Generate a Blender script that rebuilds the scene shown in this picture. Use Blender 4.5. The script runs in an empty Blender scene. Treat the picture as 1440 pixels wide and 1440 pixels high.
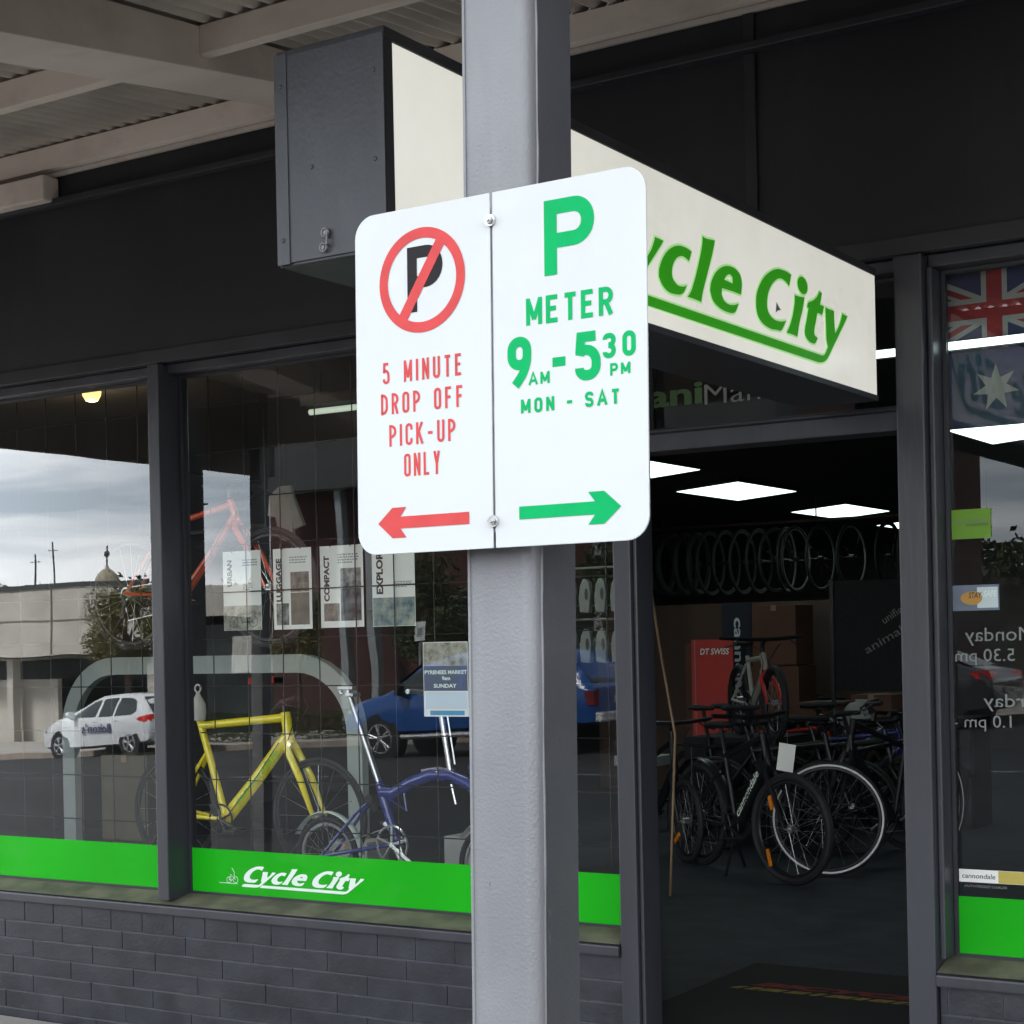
import bpy, bmesh, math, random
from mathutils import Vector, Matrix
from mathutils.geometry import tessellate_polygon
PI = math.pi
random.seed(7)
SC = bpy.context.scene
COL = SC.collection

# ------------------------------------------------------------------ camera
cam_d = bpy.data.cameras.new('camera')
cam = bpy.data.objects.new('camera', cam_d)
COL.objects.link(cam)
yaw, roll, eye = 0.565348, 0.021401, 1.52
fwd = Vector((-math.sin(yaw), math.cos(yaw), 0))
rgt = Vector((math.cos(yaw), math.sin(yaw), 0))
upv = Vector((0, 0, 1))
r2 = rgt * math.cos(roll) - upv * math.sin(roll)
u2 = rgt * math.sin(roll) + upv * math.cos(roll)
M = Matrix((r2, u2, -fwd)).transposed().to_4x4()
M.translation = (0, 0, eye)
cam.matrix_world = M
cam_d.sensor_width = 36
cam_d.lens = 59.459
cam_d.shift_y = 0.12736
cam_d.clip_start = 0.05
cam_d.clip_end = 2000
SC.camera = cam

# ------------------------------------------------------------------ sky and sun
SUN_EL, SUN_AZ = math.radians(50), math.radians(-25)
w = bpy.data.worlds.new('World')
SC.world = w
w.use_nodes = True
nt = w.node_tree
for n in list(nt.nodes): nt.nodes.remove(n)
out = nt.nodes.new('ShaderNodeOutputWorld')
sky = nt.nodes.new('ShaderNodeTexSky')
sky.sky_type = 'NISHITA'; sky.sun_disc = False
sky.sun_elevation = SUN_EL; sky.sun_rotation = SUN_AZ
bg1 = nt.nodes.new('ShaderNodeBackground'); bg1.inputs[1].default_value = 0.10
nt.links.new(sky.outputs[0], bg1.inputs[0])
bg2 = nt.nodes.new('ShaderNodeBackground'); bg2.inputs[1].default_value = 1.3
tc = nt.nodes.new('ShaderNodeTexCoord')
mp = nt.nodes.new('ShaderNodeMapping'); mp.inputs['Scale'].default_value = (1.5, 1.5, 13.0)
nt.links.new(tc.outputs['Generated'], mp.inputs[0])
nz = nt.nodes.new('ShaderNodeTexNoise'); nz.inputs['Scale'].default_value = 2.1
nz.inputs['Detail'].default_value = 5; nz.inputs['Roughness'].default_value = 0.52; nz.inputs['Distortion'].default_value = 0.4
nt.links.new(mp.outputs[0], nz.inputs['Vector'])
cr = nt.nodes.new('ShaderNodeValToRGB')
cr.color_ramp.elements[0].position = 0.40; cr.color_ramp.elements[0].color = (0.54, 0.61, 0.68, 1)
cr.color_ramp.elements[1].position = 0.60; cr.color_ramp.elements[1].color = (1.15, 1.17, 1.18, 1)
nt.links.new(nz.outputs[0], cr.inputs[0])
nt.links.new(cr.outputs[0], bg2.inputs[0])
sx = nt.nodes.new('ShaderNodeSeparateXYZ'); nt.links.new(tc.outputs['Generated'], sx.inputs[0])
gr = nt.nodes.new('ShaderNodeMapRange'); gr.inputs[1].default_value = 0.02; gr.inputs[2].default_value = 0.62; gr.inputs[3].default_value = 1.95; gr.inputs[4].default_value = 0.85
nt.links.new(sx.outputs['Z'], gr.inputs[0]); nt.links.new(gr.outputs[0], bg2.inputs[1])
mx = nt.nodes.new('ShaderNodeMixShader'); mx.inputs[0].default_value = 0.86
nt.links.new(bg1.outputs[0], mx.inputs[1]); nt.links.new(bg2.outputs[0], mx.inputs[2])
nt.links.new(mx.outputs[0], out.inputs[0])

sd = bpy.data.lights.new('sun', 'SUN'); sd.energy = 4.5; sd.angle = math.radians(12); sd.color = (1.0, 0.96, 0.9)
so = bpy.data.objects.new('sun', sd); COL.objects.link(so)
sdir = Vector((math.sin(SUN_AZ) * math.cos(SUN_EL), math.cos(SUN_AZ) * math.cos(SUN_EL), math.sin(SUN_EL)))
so.rotation_euler = sdir.to_track_quat('Z', 'Y').to_euler()
so.location = sdir * 40

SC.view_settings.view_transform = 'Standard'
SC.view_settings.look = 'None'
SC.view_settings.gamma = 1
SC.view_settings.exposure = 1.7
SC.cycles.max_bounces = 10
SC.cycles.transparent_max_bounces = 16
SC.cycles.glossy_bounces = 5
SC.cycles.caustics_reflective = False
SC.cycles.caustics_refractive = False
SC.cycles.sample_clamp_indirect = 4

# ------------------------------------------------------------------ materials
def mat(name, col, rough=0.6, metal=0.0, var=0.0, vscale=6.0, bump=0.0, bscale=40.0, col2=None, spec=0.5, coat=0.0,
        emit=None, estr=0.0, stretch=None, detail=4, dirt=None):
    m = bpy.data.materials.new(name); m.use_nodes = True
    t = m.node_tree; b = t.nodes['Principled BSDF']
    b.inputs['Base Color'].default_value = (*col, 1)
    b.inputs['Roughness'].default_value = rough
    b.inputs['Metallic'].default_value = metal
    b.inputs['Specular IOR Level'].default_value = spec
    if coat: b.inputs['Coat Weight'].default_value = coat; b.inputs['Coat Roughness'].default_value = 0.05
    if emit: b.inputs['Emission Color'].default_value = (*emit, 1); b.inputs['Emission Strength'].default_value = estr
    tcn = t.nodes.new('ShaderNodeTexCoord'); src = tcn.outputs['Object']
    if stretch:
        mpn = t.nodes.new('ShaderNodeMapping'); mpn.inputs['Scale'].default_value = stretch
        t.links.new(src, mpn.inputs[0]); src = mpn.outputs[0]
    if var or col2:
        n = t.nodes.new('ShaderNodeTexNoise'); n.inputs['Scale'].default_value = vscale; n.inputs['Detail'].default_value = detail
        t.links.new(src, n.inputs['Vector'])
        rmp = t.nodes.new('ShaderNodeValToRGB')
        c2 = col2 or tuple(min(1, c * (1 + var)) for c in col)
        c1 = col if col2 else tuple(c * (1 - var) for c in col)
        rmp.color_ramp.elements[0].position = 0.38; rmp.color_ramp.elements[0].color = (*c1, 1)
        rmp.color_ramp.elements[1].position = 0.64; rmp.color_ramp.elements[1].color = (*c2, 1)
        t.links.new(n.outputs[0], rmp.inputs[0]); t.links.new(rmp.outputs[0], b.inputs['Base Color'])
        mr = t.nodes.new('ShaderNodeMapRange'); mr.inputs[3].default_value = max(0.02, rough - 0.1); mr.inputs[4].default_value = min(1, rough + 0.1)
        t.links.new(n.outputs[0], mr.inputs[0]); t.links.new(mr.outputs[0], b.inputs['Roughness'])
    for (dc, dsc, dst, lo, hi, amt) in (dirt or ()):      # stains and wear: colour, scale, stretch, threshold, amount
        m3 = t.nodes.new('ShaderNodeMapping'); m3.inputs['Scale'].default_value = dst; m3.inputs['Location'].default_value = (dsc, lo * 7, hi * 3)
        t.links.new(tcn.outputs['Object'], m3.inputs[0])
        n3 = t.nodes.new('ShaderNodeTexNoise'); n3.inputs['Scale'].default_value = dsc; n3.inputs['Detail'].default_value = 6; n3.inputs['Roughness'].default_value = .62
        t.links.new(m3.outputs[0], n3.inputs['Vector'])
        r3 = t.nodes.new('ShaderNodeMapRange'); r3.inputs[1].default_value = lo; r3.inputs[2].default_value = hi; r3.inputs[3].default_value = 0; r3.inputs[4].default_value = amt
        t.links.new(n3.outputs[0], r3.inputs[0])
        mc = t.nodes.new('ShaderNodeMix'); mc.data_type = 'RGBA'; mc.inputs[7].default_value = (*dc, 1)
        bi = b.inputs['Base Color']
        if bi.is_linked: t.links.new(bi.links[0].from_socket, mc.inputs[6])
        else: mc.inputs[6].default_value = bi.default_value
        t.links.new(r3.outputs[0], mc.inputs[0]); t.links.new(mc.outputs[2], bi)
    if bump:
        n2 = t.nodes.new('ShaderNodeTexNoise'); n2.inputs['Scale'].default_value = bscale; n2.inputs['Detail'].default_value = 3
        t.links.new(src, n2.inputs['Vector'])
        bp = t.nodes.new('ShaderNodeBump'); bp.inputs['Strength'].default_value = bump; bp.inputs['Distance'].default_value = 0.004
        t.links.new(n2.outputs[0], bp.inputs['Height']); t.links.new(bp.outputs[0], b.inputs['Normal'])
    return m

def glass_mat(name, k, base, tint):
    m = bpy.data.materials.new(name); m.use_nodes = True
    t = m.node_tree
    for n in list(t.nodes): t.nodes.remove(n)
    o = t.nodes.new('ShaderNodeOutputMaterial')
    tr = t.nodes.new('ShaderNodeBsdfTransparent'); tr.inputs[0].default_value = (*tint, 1)
    cl = t.nodes.new('ShaderNodeBsdfTransparent')
    gl = t.nodes.new('ShaderNodeBsdfGlossy'); gl.inputs['Roughness'].default_value = 0.0; gl.inputs[0].default_value = (0.96, 0.98, 1, 1)
    tg = t.nodes.new('ShaderNodeTexCoord'); wn_ = t.nodes.new('ShaderNodeTexNoise'); wn_.inputs['Scale'].default_value = 2.2; wn_.inputs['Detail'].default_value = 1
    wb = t.nodes.new('ShaderNodeBump'); wb.inputs['Strength'].default_value = 1; wb.inputs['Distance'].default_value = .00045
    t.links.new(tg.outputs['Object'], wn_.inputs['Vector']); t.links.new(wn_.outputs[0], wb.inputs['Height']); t.links.new(wb.outputs[0], gl.inputs['Normal'])
    fr = t.nodes.new('ShaderNodeFresnel'); fr.inputs[0].default_value = 1.5
    ml = t.nodes.new('ShaderNodeMath'); ml.operation = 'MULTIPLY_ADD'; ml.inputs[1].default_value = k; ml.inputs[2].default_value = base
    ml.use_clamp = True
    t.links.new(fr.outputs[0], ml.inputs[0])
    m1 = t.nodes.new('ShaderNodeMixShader')
    t.links.new(ml.outputs[0], m1.inputs[0]); t.links.new(tr.outputs[0], m1.inputs[1]); t.links.new(gl.outputs[0], m1.inputs[2])
    ge = t.nodes.new('ShaderNodeNewGeometry'); m2 = t.nodes.new('ShaderNodeMixShader')
    t.links.new(ge.outputs['Backfacing'], m2.inputs[0]); t.links.new(m1.outputs[0], m2.inputs[1]); t.links.new(cl.outputs[0], m2.inputs[2])
    t.links.new(m2.outputs[0], o.inputs[0])
    return m

MT = {}
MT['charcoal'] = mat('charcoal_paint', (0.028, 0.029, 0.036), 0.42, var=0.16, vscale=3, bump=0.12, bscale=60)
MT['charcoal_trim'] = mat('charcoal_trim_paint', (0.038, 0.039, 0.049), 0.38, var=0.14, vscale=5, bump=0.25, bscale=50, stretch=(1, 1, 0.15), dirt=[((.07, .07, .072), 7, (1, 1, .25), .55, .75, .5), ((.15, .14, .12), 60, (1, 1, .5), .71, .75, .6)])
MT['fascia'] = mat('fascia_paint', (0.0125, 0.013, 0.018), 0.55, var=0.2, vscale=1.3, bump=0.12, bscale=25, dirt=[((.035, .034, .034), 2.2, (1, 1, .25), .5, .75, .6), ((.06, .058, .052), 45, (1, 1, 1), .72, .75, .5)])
MT['brick'] = mat('painted_brick', (0.022, 0.023, 0.032), 0.42, var=0.22, vscale=7, bump=0.35, bscale=70, dirt=[((.055, .055, .06), 3, (1, 1, 1.6), .52, .72, .55), ((.02, .02, .023), 5, (1, 1, 1), .56, .7, .5), ((.20, .19, .17), 90, (1, 1, 1), .70, .74, .6)])
MT['mortar'] = mat('painted_mortar', (0.065, 0.066, 0.082), 0.5, var=0.3, vscale=14, bump=0.6, bscale=60)  # mortar colour set paler to stand in for highlights along the joints
MT['sill_dust'] = mat('dusty_sill', (0.10, 0.094, 0.07), 0.75, col2=(0.20, 0.185, 0.135), vscale=7, bump=0.3, bscale=50)
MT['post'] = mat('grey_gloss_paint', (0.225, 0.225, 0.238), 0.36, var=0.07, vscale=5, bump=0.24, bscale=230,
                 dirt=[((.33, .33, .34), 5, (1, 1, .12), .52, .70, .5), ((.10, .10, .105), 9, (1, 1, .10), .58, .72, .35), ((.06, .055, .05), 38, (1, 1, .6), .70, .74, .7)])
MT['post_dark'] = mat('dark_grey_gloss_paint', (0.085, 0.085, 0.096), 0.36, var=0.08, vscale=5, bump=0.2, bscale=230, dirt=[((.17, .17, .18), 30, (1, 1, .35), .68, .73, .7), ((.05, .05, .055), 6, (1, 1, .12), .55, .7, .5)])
MT['beam'] = mat('cream_painted_timber', (0.80, 0.71, 0.645), 0.55, var=0.07, vscale=3, bump=0.15, bscale=30, stretch=(0.3, 1, 1), dirt=[((.42, .36, .31), 3, (.6, .6, 1), .52, .74, .5), ((.25, .21, .18), 30, (.4, .4, 1), .69, .74, .5)])
MT['iron'] = mat('corrugated_iron', (0.62, 0.56, 0.51), 0.5, var=0.12, vscale=2.5, bump=0.1, bscale=20, dirt=[((.30, .24, .20), 4, (1, .15, 1), .54, .74, .6)])
MT['gap'] = mat('gap_dark', (0.012, 0.011, 0.010), 0.9)
MT['sign_white'] = mat('white_sign_sheeting', (0.64, 0.66, 0.66), 0.42, var=0.015, vscale=5, spec=.3, dirt=[((.54, .54, .52), 3.2, (1, 1, .5), .52, .75, .45), ((.45, .43, .38), 60, (1, 1, .4), .70, .76, .6)])
MT['sign_red'] = mat('red_sign_ink', (0.62, 0.07, 0.07), 0.6, var=0.06, vscale=30, spec=.2)
MT['sign_green'] = mat('green_sign_ink', (0.0, 0.40, 0.115), 0.6, var=0.04, vscale=30, spec=.15)
MT['sign_black'] = mat('black_sign_ink', (0.016, 0.014, 0.017), 0.6, spec=.2)
MT['alu'] = mat('dull_aluminium', (0.42, 0.43, 0.45), 0.38, metal=0.9, var=0.1, vscale=20)
MT['zinc'] = mat('zinc_bolt', (0.62, 0.62, 0.62), 0.3, metal=0.8, var=0.1, vscale=60)
MT['box'] = mat('lightbox_casing', (0.050, 0.053, 0.063), 0.42, var=0.15, vscale=6, bump=0.2, bscale=90, dirt=[((.085, .085, .09), 8, (1, 1, .3), .55, .75, .5)])
MT['box_dark'] = mat('lightbox_trim', (0.022, 0.022, 0.026), 0.55, var=0.2, vscale=8)
MT['face'] = mat('acrylic_face', (0.55, 0.54, 0.47), 0.3, col2=(0.68, 0.675, 0.62), vscale=2.2, emit=(1, 0.985, 0.90), estr=0.16, dirt=[((.36, .33, .26), 2.6, (1, .8, 1), .55, .78, .5), ((.25, .23, .19), 40, (1, 1, .5), .70, .76, .5)])
MT['logo_green'] = mat('green_vinyl', (0.03, 0.26, 0.012), 0.45, var=0.06, vscale=8, emit=(0.10, 1, 0.03), estr=0.05, spec=.2)
MT['halo'] = mat('pale_green_vinyl_edge', (0.50, 0.80, 0.38), 0.4, emit=(.6, 1, .45), estr=.11)
MT['band'] = mat('bright_green_vinyl', (0.012, 0.42, 0.010), 0.38, var=0.06, vscale=2, spec=.12, bump=.05, bscale=6, dirt=[((.05, .46, .04), 1.6, (1, 1, 2), .5, .7, .6), ((.10, .26, .07), 50, (1, 1, .6), .70, .75, .4)])
MT['white_vinyl'] = mat('white_vinyl', (0.80, 0.92, 0.84), 0.4)
MT['faded_vinyl'] = mat('faded_white_vinyl', (0.22, 0.235, 0.23), 0.5)
MT['glass'] = glass_mat('window_glass', 7.3, -0.256, (0.96, 0.98, 0.97))
MT['wire'] = mat('mesh_wire', (0.02, 0.02, 0.022), 0.45, metal=0.3)
MT['wire_pale'] = mat('pale_cord', (0.25, 0.25, 0.25), 0.6)
MT['inner_wall'] = mat('shop_inner_wall', (0.05, 0.048, 0.05), 0.8, var=0.2, vscale=2)
MT['inner_ceil'] = mat('shop_ceiling', (0.035, 0.036, 0.04), 0.8, var=0.15, vscale=2)
MT['floor'] = mat('shop_carpet', (0.030, 0.039, 0.050), 0.75, var=0.3, vscale=5, bump=0.3, bscale=120)
MT['led'] = mat('led_diffuser', (0.9, 0.95, 0.95), 0.5, emit=(0.78, 1.0, 0.96), estr=0.85)
MT['bulb'] = mat('warm_bulb', (0.5, 0.35, 0.15), 0.4, emit=(1.0, 0.64, 0.24), estr=0.52)
MT['tube_lamp'] = mat('fluorescent_tube', (0.9, 1, 0.9), 0.4, emit=(0.80, 1.0, 0.84), estr=0.13)
MT['rubber'] = mat('black_rubber', (0.016, 0.016, 0.018), 0.7, var=0.2, vscale=30, bump=0.3, bscale=150)
MT['black'] = mat('black_paint', (0.014, 0.014, 0.017), 0.35, var=0.1, vscale=10)
MT['matte_black'] = mat('black_fabric', (0.012, 0.012, 0.014), 0.85, var=0.3, vscale=30)
MT['chrome'] = mat('bright_metal', (0.60, 0.60, 0.61), 0.30, metal=1.0, var=0.05, vscale=20)
MT['silver'] = mat('silver_alloy', (0.62, 0.63, 0.64), 0.3, metal=0.85, var=0.06, vscale=20)
MT['reflect'] = mat('reflective_stripe', (0.92, 0.92, 0.92), 0.35)
MT['yellow'] = mat('acid_yellow_paint', (0.85, 0.70, 0.02), 0.25, var=0.05, vscale=6, coat=0.6)
MT['lime'] = mat('lime_lettering', (0.30, 0.62, 0.02), 0.35)
MT['blue_frame'] = mat('blue_frame_paint', (0.035, 0.05, 0.24), 0.28, var=0.08, vscale=8, coat=0.5)
MT['orange'] = mat('orange_frame_paint', (0.60, 0.08, 0.025), 0.3, var=0.06, vscale=8, coat=0.4)
MT['grey_frame'] = mat('pale_grey_frame_paint', (0.45, 0.44, 0.40), 0.35, var=0.06, vscale=8)
MT['red'] = mat('red_paint', (0.55, 0.03, 0.025), 0.4, var=0.06, vscale=6)
MT['reflector'] = mat('orange_reflector', (0.95, 0.28, 0.01), 0.3, var=0.1, vscale=80)
MT['arch'] = mat('pale_arch_laminate', (0.40, 0.45, 0.43), 0.45, var=0.05, vscale=4)
MT['card'] = mat('poster_card', (0.86, 0.87, 0.82), 0.6, var=0.02, vscale=6)
MT['ink'] = mat('poster_ink', (0.045, 0.045, 0.05), 0.6)
MT['grey_ink'] = mat('poster_small_print', (0.30, 0.30, 0.30), 0.6)
def photo_mat(name, a, b, c, scale):
    m = mat(name, a, 0.55); t = m.node_tree; bs = t.nodes['Principled BSDF']
    tcn = t.nodes.new('ShaderNodeTexCoord'); n = t.nodes.new('ShaderNodeTexNoise'); n.inputs['Scale'].default_value = scale
    n.inputs['Detail'].default_value = 6; n.inputs['Roughness'].default_value = 0.65
    r = t.nodes.new('ShaderNodeValToRGB'); e = r.color_ramp.elements
    e[0].position = 0.36; e[0].color = (*a, 1); e[1].position = 0.66; e[1].color = (*c, 1)
    k = e.new(0.5); k.color = (*b, 1)
    t.links.new(tcn.outputs['Object'], n.inputs['Vector']); t.links.new(n.outputs[0], r.inputs[0]); t.links.new(r.outputs[0], bs.inputs['Base Color'])
    return m
MT['ph_grey'] = photo_mat('printed_street_photo', (0.05, 0.05, 0.05), (0.22, 0.22, 0.21), (0.5, 0.5, 0.47), 26)
MT['ph_brown'] = photo_mat('printed_brown_photo', (0.09, 0.07, 0.06), (0.22, 0.18, 0.15), (0.34, 0.30, 0.25), 22)
MT['ph_blue'] = photo_mat('printed_park_photo', (0.06, 0.10, 0.16), (0.22, 0.28, 0.26), (0.42, 0.42, 0.34), 18)
MT['ph_cream'] = photo_mat('printed_cream_photo', (0.12, 0.12, 0.10), (0.36, 0.35, 0.29), (0.55, 0.54, 0.46), 22)
MT['navy_print'] = mat('navy_print', (0.06, 0.08, 0.16), 0.5)
MT['cyan_print'] = mat('cyan_print', (0.07, 0.33, 0.48), 0.5)
MT['pale_print'] = mat('pale_print', (0.62, 0.72, 0.74), 0.5)
MT['card_green'] = mat('green_card', (0.15, 0.34, 0.012), 0.5, var=0.05, vscale=8)
MT['flag_blue'] = mat('flag_blue_cloth', (0.02, 0.028, 0.085), 0.8, var=0.1, vscale=12)
MT['flag_red'] = mat('flag_red_cloth', (0.24, 0.016, 0.02), 0.8, var=0.12, vscale=12)
MT['flag_white'] = mat('flag_white_cloth', (0.28, 0.29, 0.28), 0.8, var=0.06, vscale=12)
MT['banner_red'] = mat('red_banner', (0.50, 0.045, 0.035), 0.6, var=0.08, vscale=3)
MT['banner_black'] = mat('dark_navy_banner', (0.012, 0.016, 0.028), 0.7)
MT['carton'] = mat('brown_carton', (0.11, 0.05, 0.03), 0.8, var=0.15, vscale=4)
MT['ply'] = mat('brown_ply', (0.062, 0.034, 0.022), 0.7, var=0.2, vscale=3, stretch=(1, 1, 0.2))
MT['wood'] = mat('pale_wood', (0.30, 0.19, 0.11), 0.6, var=0.12, vscale=10)
MT['pale_box'] = mat('pale_grey_box', (0.42, 0.43, 0.42), 0.7, var=0.06, vscale=5)
MT['mat'] = mat('black_doormat', (0.012, 0.012, 0.014), 0.9, var=0.2, vscale=60, bump=0.5, bscale=200)
MT['mat_yellow'] = mat('faded_yellow_print', (0.30, 0.22, 0.05), 0.85, var=0.3, vscale=40)
MT['mat_red'] = mat('faded_red_print', (0.24, 0.03, 0.03), 0.85, var=0.3, vscale=40)
MT['cloth_white'] = mat('white_cloth', (0.46, 0.46, 0.45), 0.8, var=0.06, vscale=10)
MT['asphalt'] = mat('asphalt', (0.026, 0.027, 0.029), 0.85, var=0.25, vscale=0.7, bump=0.4, bscale=90)
MT['concrete'] = mat('concrete_paving', (0.38, 0.36, 0.335), 0.85, var=0.15, vscale=1.2, bump=0.3, bscale=60)
MT['kerb'] = mat('kerb_concrete', (0.30, 0.25, 0.21), 0.85, var=0.12, vscale=3, bump=0.3, bscale=50)
MT['earth'] = mat('far_ground', (0.09, 0.085, 0.07), 0.95, var=0.3, vscale=0.1)
MT['render_wall'] = mat('grey_cream_render', (0.46, 0.44, 0.395), 0.8, var=0.10, vscale=0.8, bump=0.1, bscale=12)
MT['panel_line'] = mat('wall_panel_joint', (0.16, 0.155, 0.14), 0.9)
MT['dark_glass'] = mat('dark_shopfront', (0.02, 0.028, 0.027), 0.25, var=0.4, vscale=0.6)
MT['brick_red'] = mat('dark_red_brick', (0.065, 0.028, 0.024), 0.8, var=0.2, vscale=1.5)
MT['slate'] = mat('dark_grey_fascia', (0.045, 0.05, 0.052), 0.7, var=0.15, vscale=1)
MT['steel_grey'] = mat('grey_street_steel', (0.28, 0.30, 0.31), 0.5, var=0.08, vscale=6)
MT['dome'] = mat('dome_copper', (0.30, 0.27, 0.19), 0.6, var=0.15, vscale=3)
MT['leaf'] = mat('olive_foliage', (0.085, 0.085, 0.022), 0.7, col2=(0.17, 0.15, 0.05), vscale=1.5)
MT['leaf_dark'] = mat('dark_foliage', (0.030, 0.045, 0.018), 0.7, col2=(0.08, 0.095, 0.035), vscale=1.5)
MT['bark'] = mat('grey_bark', (0.10, 0.075, 0.055), 0.9, var=0.25, vscale=12, bump=0.5, bscale=30)
MT['car_white'] = mat('white_car_paint', (0.76, 0.78, 0.80), 0.22, coat=0.8)
MT['car_blue'] = mat('blue_car_paint', (0.012, 0.085, 0.33), 0.25, coat=0.8, var=0.05, vscale=2)
MT['car_dark'] = mat('charcoal_car_paint', (0.04, 0.042, 0.05), 0.22, coat=0.8)
MT['car_glass'] = mat('tinted_car_glass', (0.035, 0.045, 0.045), 0.06, spec=0.9)
MT['car_plastic'] = mat('black_car_plastic', (0.015, 0.015, 0.016), 0.6)
MT['tail'] = mat('red_tail_lamp', (0.45, 0.008, 0.010), 0.15, coat=0.5, emit=(1, 0.03, 0.02), estr=0.35)
MT['head'] = mat('clear_lamp', (0.72, 0.74, 0.76), 0.12, coat=0.5)
MT['navy'] = mat('navy_lettering', (0.03, 0.045, 0.13), 0.5)
MT['pink'] = mat('magenta_lettering', (0.45, 0.03, 0.12), 0.5)

# ------------------------------------------------------------------ mesh builder
class MB:
    def __init__(s): s.v = []; s.f = []
    def add(s, vs, fs):
        o = len(s.v); s.v += [Vector(p) for p in vs]; s.f += [tuple(i + o for i in f) for f in fs]; return s
    def box(s, x0, x1, y0, y1, z0, z1):
        return s.add([(x0, y0, z0), (x1, y0, z0), (x1, y1, z0), (x0, y1, z0), (x0, y0, z1), (x1, y0, z1), (x1, y1, z1), (x0, y1, z1)],
                     [(0, 3, 2, 1), (4, 5, 6, 7), (0, 1, 5, 4), (1, 2, 6, 5), (2, 3, 7, 6), (3, 0, 4, 7)])
    def hexa(s, b, t):
        return s.add(list(b) + list(t), [(0, 3, 2, 1), (4, 5, 6, 7), (0, 1, 5, 4), (1, 2, 6, 5), (2, 3, 7, 6), (3, 0, 4, 7)])
    def poly(s, pts): return s.add(pts, [tuple(range(len(pts)))])
    def prism(s, pts, fn, w0, w1):
        n = len(pts)
        vs = [fn(u, v, w0) for u, v in pts] + [fn(u, v, w1) for u, v in pts]
        fs = [tuple(range(n))[::-1], tuple(range(n, 2 * n))] + [(i, (i + 1) % n, n + (i + 1) % n, n + i) for i in range(n)]
        return s.add(vs, fs)
    def tube(s, path, r, n=8, flat=1.0):
        P = [Vector(p) for p in path]; R = r if isinstance(r, (list, tuple)) else [r] * len(P)
        t0 = (P[1] - P[0]).normalized(); a = Vector((0, 0, 1)) if abs(t0.z) < .9 else Vector((1, 0, 0))
        nrm = t0.cross(a).normalized(); vs = []; pt = t0
        for i, p in enumerate(P):
            t = ((P[min(i + 1, len(P) - 1)] - p).normalized() + (p - P[max(i - 1, 0)]).normalized())
            t = t.normalized() if t.length > 1e-6 else pt
            q = pt.rotation_difference(t); nrm = (q @ nrm).normalized(); pt = t; b = t.cross(nrm)
            for k in range(n):
                an = 2 * PI * k / n; vs.append(p + nrm * math.cos(an) * R[i] * flat + b * math.sin(an) * R[i])
        fs = []
        for i in range(len(P) - 1):
            for k in range(n): fs.append((i * n + k, i * n + (k + 1) % n, (i + 1) * n + (k + 1) % n, (i + 1) * n + k))
        fs += [tuple(range(n))[::-1], tuple(range((len(P) - 1) * n, len(P) * n))]
        return s.add(vs, fs)
    def torus(s, c, ax, R, r, n=40, m=8, a0=0, a1=2 * PI, flat=1.0):
        c = Vector(c); ax = Vector(ax).normalized()
        e = ax.orthogonal().normalized() if abs(ax.z) > .9 else ax.cross(Vector((0, 0, 1))).normalized()
        g = ax.cross(e); full = abs(a1 - a0 - 2 * PI) < 1e-6; N = n if full else n + 1; vs = []
        for i in range(N):
            an = a0 + (a1 - a0) * i / n; d = e * math.cos(an) + g * math.sin(an)
            for k in range(m):
                b = 2 * PI * k / m; vs.append(c + d * (R + r * math.cos(b)) + ax * r * flat * math.sin(b))
        fs = []
        for i in range(n):
            j = (i + 1) % N
            for k in range(m): fs.append((i * m + k, j * m + k, j * m + (k + 1) % m, i * m + (k + 1) % m))
        return s.add(vs, fs)
    def cyl(s, c, ax, r, h, n=16):
        c = Vector(c); ax = Vector(ax).normalized(); return s.tube([c - ax * h / 2, c + ax * h / 2], r, n)
    def lathe(s, prof, c, n=24):
        vs = []; 
        for i in range(n):
            a = 2 * PI * i / n
            for r, z in prof: vs.append((c[0] + r * math.cos(a), c[1] + r * math.sin(a), c[2] + z))
        k = len(prof); fs = []
        for i in range(n):
            j = (i + 1) % n
            for q in range(k - 1): fs.append((i * k + q, j * k + q, j * k + q + 1, i * k + q + 1))
        return s.add(vs, fs)
    def xf(s, m): s.v = [m @ p for p in s.v]; return s
    def sh(s, k, z0): s.v = [Vector((p.x + k * (p.z - z0), p.y, p.z)) for p in s.v]; return s
    def build(s, name, m, parent=None, smooth=False, bev=0.0, off=None, seg=2):
        me = bpy.data.meshes.new(name)
        o = off or ((ORG.get(parent.name) if parent else None)) or Vector((0, 0, 0))
        me.from_pydata([tuple(p - o) for p in s.v], [], s.f)
        bm = bmesh.new(); bm.from_mesh(me)
        if bev:
            bmesh.ops.remove_doubles(bm, verts=bm.verts, dist=1e-6)
            es = [e for e in bm.edges if len(e.link_faces) == 2 and e.calc_face_angle(0) > 0.6]
            bmesh.ops.bevel(bm, geom=es, offset=bev, segments=seg, profile=.6, affect='EDGES', clamp_overlap=True)
        bmesh.ops.recalc_face_normals(bm, faces=bm.faces)
        bm.to_mesh(me); bm.free()
        me.materials.append(MT[m] if isinstance(m, str) else m)
        if smooth:
            me.shade_smooth(); me.set_sharp_from_angle(angle=math.radians(38))
        ob = bpy.data.objects.new(name, me); COL.objects.link(ob)
        if parent:
            ob.parent = parent
            if parent.name in ORG: ORG[ob.name] = ORG[parent.name]
        return ob
ORG = {}
def thing(name, label, cat, loc=(0, 0, 0), rz=0, group=None, world=True):
    o = bpy.data.objects.new(name, None); COL.objects.link(o)
    o.location = loc; o.rotation_euler = (0, 0, rz); o.empty_display_size = .1
    o['label'] = label; o['category'] = cat
    if group: o['group'] = group
    if world: ORG[o.name] = Vector(loc)
    return o
def solo(o, label, cat, group=None):
    o['label'] = label; o['category'] = cat
    if group: o['group'] = group
    return o
def struct(o): o['kind'] = 'structure'; return o
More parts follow.
